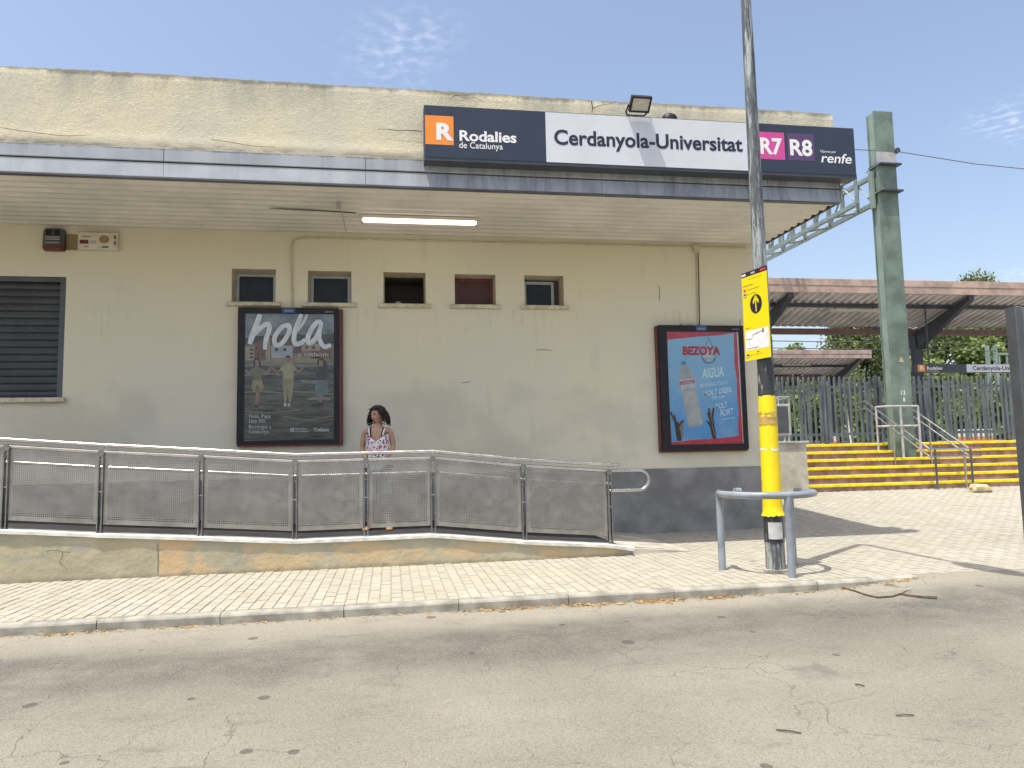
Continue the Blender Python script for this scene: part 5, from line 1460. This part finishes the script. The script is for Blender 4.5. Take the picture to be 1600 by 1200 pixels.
# ------------------------------------------------------------------ information totem at the right edge
A = on_y(1586, 478, 8.1)
tm = thing('information_totem', (A.x+.6, 8.15, 0), 'tall dark grey framed information panel at the right edge', 'totem')
tx0, tx1, tz1 = A.x, A.x+1.25, A.z
q = MB(); q.cbox(tx0, tx0+.10, 8.10, 8.26, .0, tz1, .012); q.build('frame_post', M['dgrey'], tm)
q = MB(); q.cbox(tx1-.10, tx1, 8.10, 8.26, .0, tz1, .012); q.build('frame_post', M['dgrey'], tm)
q = MB(); q.cbox(tx0+.102, tx1-.102, 8.12, 8.25, .35, tz1-.01, .008); q.build('panel', M['totempanel'] if 'totempanel' in M else M['dgrey'], tm)
q = MB(); c = on_y(1584, 640, 8.115); q.ell(tx0+.085, c.z, .012, .05, front(8.098), .002, 12); q.build('sticker', M['white'], tm)

# ------------------------------------------------------------------ things lying in the gutter and on the road
br = MB()
def on_road(x, y):
    p = on_z(x, y, ROAD_Z)
    for _ in range(6): p = on_z(x, y, road_z(p.x, p.y)+.008)
    return p
pts = [on_road(x, y) for x, y in ((1270, 922), (1290, 920), (1304, 916), (1316, 918), (1335, 923), (1352, 929), (1371, 933.5), (1394, 932), (1407, 928), (1418, 930), (1440, 933), (1464, 934.5))]
br.tube(pts, [.003, .004, .006, .006, .007, .008, .009, .010, .011, .011, .013, .016], 6)
br.tube([on_road(1316, 918), on_road(1330, 914), on_road(1345, 913)], [.005, .003, .002], 5)
br.tube([on_road(1407, 928), on_road(1415, 923.5), on_road(1424, 922)], [.006, .004, .002], 5)
tag(br.build('fallen_branch', M['twig'], origin=pts[5], smooth='auto'), 'thin crooked dead branch lying on the road below the kerb end', 'branch')
for x0_, y0_, x1_, y1_, lab in ((1336, 1069, 1351, 1071.5, 'short dark twig on the road, below the fallen branch'), (1400, 1117.5, 1428, 1117, 'straight thin twig on the road near the bottom right'), (1213, 1140, 1252, 1145, 'long pale thin twig on the road at the bottom')):
    q = MB(); a, b_ = on_road(x0_, y0_), on_road(x1_, y1_); q.tube([a, a.lerp(b_, .5)+Vector((0, .004, .002)), b_], .004, 5)
    tag(q.build('twig', M['twig'], origin=a), lab, 'twig', 'twigs on the road')
lf = MB(); rl = random.Random(12)
def leaflet(x, y, s):
    z = road_z(x, y)+rl.uniform(.003, .012); a = rl.uniform(0, 6.28); b_ = rl.uniform(-.5, .5); c_ = rl.uniform(.15, .6)
    u = Vector((math.cos(a), math.sin(a), b_*.4))*s; v = Vector((-math.sin(a), math.cos(a), rl.uniform(-.4, .4)))*s*c_
    p = Vector((x, y, z))
    lf.add([p-u, p-v*.5+Vector((0, 0, s*.2)), p+u, p+v*.5], [(0, 1, 2, 3)])
for cx_, n, w_, dpt in ((-2.55, 60, .16, .05), (-1.9, 50, .35, .03), (-1.0, 40, .5, .025), (-.3, 25, .4, .025), (.55, 40, .25, .03), (1.0, 120, .18, .035), (1.75, 200, .22, .05), (2.42, 220, .13, .055), (2.95, 170, .09, .045), (3.6, 45, .3, .03), (4.25, 45, .25, .04), (4.8, 60, .18, .04), (-3.2, 30, .3, .05)):
    for _ in range(n):
        leaflet(rl.gauss(cx_, w_), min(KERB_Y-.008, KERB_Y-.02-abs(rl.gauss(0, dpt))), rl.uniform(.010, .034))
for _ in range(70): leaflet(rl.uniform(-3, 5), rl.uniform(3.2, 6.5), rl.uniform(.005, .013))
tag(lf.build('leaf_litter', M['dryleaf']), 'dry brown leaf litter gathered in the gutter along the kerb', 'leaves', kind='stuff')

# ------------------------------------------------------------------ trees beyond the tracks
def tree(name, label, x, y, h, rx, kind, seed, z0_=.0, low=.35, dens=1.0, group='trees beyond the tracks', cat='tree'):
    rt_ = random.Random(seed)
    t = thing(name, (x, y, z0_-.3), label, cat, group)
    tr = MB()
    tr.tube([(x, y, z0_-.32), (x+rt_.uniform(-.2, .2), y, z0_+h*.3), (x+rt_.uniform(-.4, .4), y, z0_+h*.6), (x+rt_.uniform(-.5, .5), y, z0_+h*.88)], [.22, .17, .12, .04], 8)
    clumps = []
    n = int(46*dens)
    for k in range(n):
        f_ = rt_.random()
        zz = z0_+h*(low+(1-low)*f_**.9)
        prof_ = math.sin(math.pi*min(1, max(0.05, (zz-z0_)/h*.78+.18)))**.7
        a = rt_.uniform(0, 2*math.pi); rr3 = rx*prof_*math.sqrt(rt_.uniform(.15, 1.0))
        c = Vector((x+rr3*math.cos(a), y+rr3*math.sin(a)*.8, zz))
        clumps.append((c, rt_.uniform(.55, 1.05)*rx*.36))
        if k % 2 == 0:
            tr.tube([(x, y, max(z0_+h*.2, zz-h*.16)), ((x+c.x)/2, (y+c.y)/2, zz-h*.05), c], [.07, .045, .015], 5)
    tr.build('trunk', M['bark'], t, smooth='auto')
    cr = MB()
    for c, r_ in clumps:
        m_ = int(230*(r_/.8)**1.4)
        for _ in range(m_):
            d = Vector((rt_.gauss(0, 1), rt_.gauss(0, 1), rt_.gauss(0, .75))).normalized()*r_*rt_.uniform(.45, 1.08)
            p = c+d
            s = rt_.uniform(.09, .21)*(1.0 if kind == 'pine' else 1.15)
            u = Vector((rt_.gauss(0, 1), rt_.gauss(0, 1), rt_.gauss(0, 1))).normalized()
            v = u.cross(Vector((rt_.gauss(0, 1), rt_.gauss(0, 1), rt_.gauss(0, 1)))).normalized()
            k_ = .38 if kind == 'pine' else .7
            cr.add([p-u*s, p+v*s*k_, p+u*s, p-v*s*k_], [(0, 1, 2, 3)])
    cr.build('crown', M[kind], t)
    return t
def tree_px(px, top, Y, rx, kind, seed, label, name='pine_tree', **k):
    p = on_y(px, top, Y); tree(name, label, p.x, Y, p.z-.0, rx, kind, seed, **k)
tree_px(1522, 446, 47, 3.4, 'pine', 31, 'tall pine whose tip rises above the large platform canopy')
tree_px(1345, 505, 44, 3.6, 'pine', 32, 'dark pine right behind the end of the far canopy', low=.12)
tree_px(1468, 500, 46, 3.4, 'pine', 33, 'pine just right of the green mast', low=.12)
tree_px(1590, 505, 45, 3.4, 'pine', 34, 'pine beyond the name board at the right edge', low=.12)
tree_px(1408, 508, 50, 3.2, 'pine', 35, 'pine mostly hidden behind the green mast', low=.12)
tree_px(1535, 545, 43.0, 3.0, 'bright', 36, 'lighter green broadleaf tree low behind the name board', 'broadleaf_tree', low=.05)
tree_px(1240, 550, 52, 2.4, 'bright', 37, 'bright green broadleaf tree showing above the far canopy', 'broadleaf_tree', low=.1)
tree_px(1215, 556, 50, 2.0, 'bright', 38, 'bright leafy treetop nearest the yellow sign', 'broadleaf_tree', low=.1)
tree_px(1285, 552, 54, 2.8, 'pine', 39, 'pale pine between the broadleaf treetops and dark pine', low=.12)
tree_px(1440, 575, 41.5, 2.8, 'bright', 43, 'low leafy tree behind the left end of the name board', 'broadleaf_tree', low=.03)
for i, (px, top, kind, lab) in enumerate(((1215, 640, 'bright', 'leafy shrub behind the fence nearest the cabinet'), (1262, 625, 'bright', 'leafy shrub behind the fence above the left stairs'), (1310, 630, 'bright', 'shrub behind the fence by the leaning white post'), (1360, 622, 'pine', 'dark shrub behind the fence left of the mast'), (1455, 620, 'bright', 'shrub behind the fence right of the mast'), (1505, 628, 'pine', 'dark shrub behind the fence above the long barrier'), (1560, 622, 'bright', 'shrub behind the fence at the right edge'))):
    tree_px(px, top, 40.5, 2.4, kind, 60+i, lab, 'shrub', low=.02, dens=1.1, group='shrubs beyond the tracks', cat='shrub')

# ------------------------------------------------------------------ woman waiting on the ramp
WX, WY = -.165, 9.92
WZ0 = ramp_z(WX)-.025
man = thing('person', (WX, WY, WZ0), 'woman with dark curly hair in a white floral top standing on the ramp', 'person')
man.rotation_euler = (0, 0, rad(-10))
man.scale = (1.0, 1.0, 1.0)
def skin_mesh(chain, edges, name):
    me = bpy.data.meshes.new(name)
    me.from_pydata([c[0] for c in chain], edges, [])
    o = bpy.data.objects.new(name, me); COL.objects.link(o)
    md = o.modifiers.new('skin', 'SKIN'); md.use_smooth_shade = True
    for i, c in enumerate(chain):
        sv = me.skin_vertices[0].data[i]
        sv.radius = c[1] if isinstance(c[1], (tuple, list)) else (c[1], c[1])
        sv.use_root = (i == 0)
    o.modifiers.new('sub', 'SUBSURF').levels = 2
    bpy.context.view_layer.update()
    dg = bpy.context.evaluated_depsgraph_get()
    r_ = bpy.data.meshes.new_from_object(o.evaluated_get(dg))
    bpy.data.objects.remove(o); bpy.data.meshes.remove(me)
    return r_
ch = [((0, 0, .88), (.135, .10)), ((0, .005, 1.00), (.115, .085)), ((0, 0, 1.14), (.128, .095)), ((0, .005, 1.26), (.12, .085)), ((0, .015, 1.33), (.055, .05)), ((0, .0, 1.40), (.044, .044)),
      ((-.165, .01, 1.285), .048), ((-.215, .045, 1.05), .037), ((-.135, -.115, .905), .027), ((-.07, -.165, .885), (.032, .016)),
      ((.165, .01, 1.285), .048), ((.205, .035, 1.06), .037), ((.135, -.11, .925), .027), ((.08, -.165, .895), (.032, .016)),
      ((-.085, 0, .80), .088), ((-.09, -.01, .46), .055), ((-.10, .025, .09), .036), ((-.115, -.08, .035), (.036, .022)), ((-.12, -.14, .025), (.034, .018)),
      ((.085, 0, .80), .088), ((.10, -.015, .46), .055), ((.13, .02, .09), .036), ((.155, -.08, .035), (.036, .022)), ((.165, -.14, .025), (.034, .018))]
ed = [(0, 1), (1, 2), (2, 3), (3, 4), (4, 5), (3, 6), (6, 7), (7, 8), (8, 9), (3, 10), (10, 11), (11, 12), (12, 13), (0, 14), (14, 15), (15, 16), (16, 17), (17, 18), (0, 19), (19, 20), (20, 21), (21, 22), (22, 23)]
bm = bmesh.new()
sk = skin_mesh(ch, ed, 'body'); bm.from_mesh(sk); bpy.data.meshes.remove(sk)
# fingers: five short chains on each hand, curled towards the other hand
for s, base in ((-1, Vector((-.07, -.165, .885))), (1, Vector((.08, -.165, .895)))):
    for k in range(5):
        if k < 4:
            off = (k-1.5)*.016; L = (.058, .068, .064, .050)[k]
            a = base+Vector((-s*.015, -.012, off)); b_ = a+Vector((-s*L*.5, -.018, -.003)); c_ = b_+Vector((-s*L*.30, .006, -.012)); d_ = c_+Vector((-s*L*.12, .018, -.010))
        else:
            a = base+Vector((s*.012, -.008, .026)); b_ = a+Vector((-s*.022, -.008, .022)); c_ = b_+Vector((-s*.022, -.004, .008)); d_ = c_+Vector((-s*.010, 0, .002))
        f_ = skin_mesh([(a, .0085), (b_, .008), (c_, .0072), (d_, .006)], [(0, 1), (1, 2), (2, 3)], 'finger'); bm.from_mesh(f_); bpy.data.meshes.remove(f_)
# head: shaped ellipsoid with brow, nose, cheeks, chin and ears
hb = bmesh.new(); bmesh.ops.create_uvsphere(hb, u_segments=36, v_segments=26, radius=1.0)
for v in hb.verts:
    x, y, z = v.co
    X, Y, Zv = x*.073, y*.092, z*.112
    if z < 0: X *= 1-.30*(-z)**1.5; Y *= 1-.12*(-z)**2
    if y < 0:
        fr_ = max(0, -y)
        Y -= .020*math.exp(-(x/.16)**2)*math.exp(-((z+.22)/.20)**2)*fr_*1.6      # nose
        Y -= .006*math.exp(-(z-.22)**2/.01)*fr_                                  # brow
        Y += .009*math.exp(-((abs(x)-.38)/.18)**2)*math.exp(-((z-.06)/.12)**2)*fr_   # eye sockets
        Y -= .006*math.exp(-(x/.3)**2)*math.exp(-((z+.52)/.10)**2)*fr_           # lips
        Y -= .008*math.exp(-(x/.35)**2)*math.exp(-((z+.86)/.14)**2)*fr_          # chin
    v.co = Vector((X, Y, Zv))
for s in (-1, 1):
    e_ = bmesh.ops.create_uvsphere(hb, u_segments=10, v_segments=8, radius=1.0)
    for v in e_['verts']: v.co = Vector((v.co.x*.010+s*.073, v.co.y*.018+.012, v.co.z*.030-.005))
HM = Matrix.Translation((0, -.022, 1.485)) @ Euler((rad(5), rad(-4), rad(-32))).to_matrix().to_4x4()
bmesh.ops.transform(hb, matrix=HM, verts=hb.verts)
tmp = bpy.data.meshes.new('head'); hb.to_mesh(tmp); hb.free(); bm.from_mesh(tmp); bpy.data.meshes.remove(tmp)
me = bpy.data.meshes.new('body'); bm.to_mesh(me); bm.free()
o = bpy.data.objects.new('body', me); COL.objects.link(o)
rm = o.modifiers.new('remesh', 'REMESH'); rm.mode = 'VOXEL'; rm.voxel_size = .0065
sm = o.modifiers.new('smooth', 'SMOOTH'); sm.iterations = 3; sm.factor = .4
bpy.context.view_layer.update()
bme = bpy.data.meshes.new_from_object(o.evaluated_get(bpy.context.evaluated_depsgraph_get()))
bpy.data.objects.remove(o)
bme.materials.clear(); bme.materials.append(M['skin'])
bme.polygons.foreach_set('use_smooth', [True]*len(bme.polygons))
def pl(name, me, parent=man): return link(name, me, parent, (0, 0, 0), world=False)
pl('body', bme)
def mbl(q, name, mat, smooth=True): return pl(name, q.mesh(name, M[mat], (0, 0, 0), smooth))
def hp(x, y, z): return HM @ Vector((x, y, z))
for s in (-1, 1):
    q = MB(); c = hp(s*.029, -.083, .008); q.tube([hp(s*.029-.013, -.083, .008), hp(s*.029, -.087, .010), hp(s*.029+.013, -.083, .008)], [.002, .0062, .002], 8); mbl(q, 'eye', 'black')
    q = MB(); q.tube([hp(s*.012, -.094, .027), hp(s*.030, -.091, .031), hp(s*.048, -.078, .026)], [.003, .0036, .002], 6); mbl(q, 'eyebrow', 'hair')
q = MB(); q.tube([hp(-.022, -.085, -.056), hp(0, -.094, -.057), hp(.022, -.085, -.056)], [.002, .0055, .002], 8); mbl(q, 'mouth', 'lips' if 'lips' in M else 'wine')
# hair: a scalp cap and many loose curls
q = MB(); rh = random.Random(77)
rings = []
for z, k in ((.118, .25), (.112, .6), (.09, .95), (.05, 1.12), (.0, 1.10), (-.03, .95)):
    ring = []
    for i in range(22):
        a = 2*math.pi*i/22
        x, y = math.cos(a)*.078*k, math.sin(a)*.096*k+.014
        if z < .075: y = max(y, -.018+(.02 if z < .02 else 0)) if abs(x) > .03 else max(y, .02)
        ring.append(hp(x+rh.uniform(-.004, .004), y, z+rh.uniform(-.004, .004)))
    rings.append(ring)
q.loft(rings[::-1]); 
for k in range(330):
    a = rh.uniform(0, 2*math.pi); e = rh.uniform(-.2, 1.45)
    x, y, z = math.cos(a)*math.cos(e)*.082, math.sin(a)*math.cos(e)*.100+.016, math.sin(e)*.112+.004
    if y < -.035 and z < .07: continue
    L = rh.uniform(.06, .15) if y > -.03 or abs(x) > .05 else .03
    turns = L/.034; r0 = rh.uniform(.011, .020); ph = rh.uniform(0, 6.28)
    out = Vector((x, y, z)).normalized()
    pts = []
    N = int(turns*6)+4
    for i in range(N):
        f_ = i/(N-1)
        c = Vector((x, y, z))+out*(.010+.040*math.sin(f_*math.pi*.6)*(1-.75*max(0, z/.118)))+Vector((0, 0, -L*f_**1.3))
        if y < .02 and abs(x) > .03: c.x += (1 if x > 0 else -1)*.024*f_
        c += Vector((math.cos(ph+f_*turns*6.28)*r0, math.sin(ph+f_*turns*6.28)*r0, 0))
        pts.append(hp(*c))
    q.tube(pts, [.0085*(1-.5*i/N) for i in range(N)], 5)
mbl(q, 'hair', 'hair')
# floral top with thin straps
q = MB(); rings = []
for z, rx_, ry_, cy_ in ((.76, .178, .132, .0), (.84, .172, .130, .0), (.92, .155, .118, .0), (1.00, .140, .108, .0), (1.08, .146, .114, -.004), (1.15, .156, .122, -.010), (1.20, .153, .116, -.006)):
    ring = []
    for i in range(32):
        a = 2*math.pi*i/32
        zz = z
        if z > 1.1 and math.sin(a) < 0: zz += (.035 if z > 1.19 else .01)*(abs(math.cos(a))**.8)*1.2-(.065 if z > 1.19 else .025)*(1-abs(math.cos(a)))
        bust = .016*math.exp(-((z-1.15)/.06)**2)*math.exp(-((abs(math.cos(a))-.5)/.25)**2) if math.sin(a) < 0 else 0
        ring.append((rx_*math.cos(a), cy_+ry_*math.sin(a)-bust, zz))
    rings.append(ring)
q.loft(rings, caps=False); mbl(q, 'floral_top', 'floral')
for s in (-1, 1):
    q = MB(); q.tube([(s*.085, -.112, 1.215), (s*.098, -.085, 1.275), (s*.105, -.02, 1.322), (s*.10, .05, 1.305), (s*.09, .10, 1.22)], .010, 6); mbl(q, 'shoulder_strap', 'white')
    q = MB(); q.tube([(s*.066, -.112, 1.205), (s*.080, -.088, 1.275), (s*.088, -.02, 1.325)], .007, 6); mbl(q, 'undergarment_strap', 'black')
# loose cropped trousers
tr = skin_mesh([((0, 0, .88), (.150, .118)), ((-.085, 0, .78), .108), ((-.092, -.008, .46), .085), ((-.102, .022, .17), .080), ((.085, 0, .78), .108), ((.102, -.012, .46), .085), ((.130, .018, .17), .080)], [(0, 1), (1, 2), (2, 3), (0, 4), (4, 5), (5, 6)], 'trousers')
tr.materials.clear(); tr.materials.append(M['denim']); pl('trousers', tr)
for s, xx, yt in ((-1, -.113, -.06), (1, .150, -.06)):
    q = MB(); rings = []
    for y, w_, h_ in ((.075, .030, .030), (.05, .040, .045), (-.02, .042, .050), (-.09, .047, .048), (-.145, .046, .036), (-.175, .030, .020)):
        xo = xx+(-.02 if s < 0 else .025)*(-y/.15)
        rings.append([(xo+w_*math.cos(2*math.pi*k/12), y, max(.0, h_*.5+h_*.55*math.sin(2*math.pi*k/12))) for k in range(12)])
    q.loft(rings); mbl(q, 'shoe', 'sandal')
# pale round pipe end inside the dark third window
q = MB(); c = on_y(622, 470, WALL_Y+.33); q.tube([(c.x, WALL_Y+.30, 3.585), (c.x, WALL_Y+.55, 3.585)], .055, 14)
q.build('pipe_end', M['lgrey'], WO[2], smooth='auto')
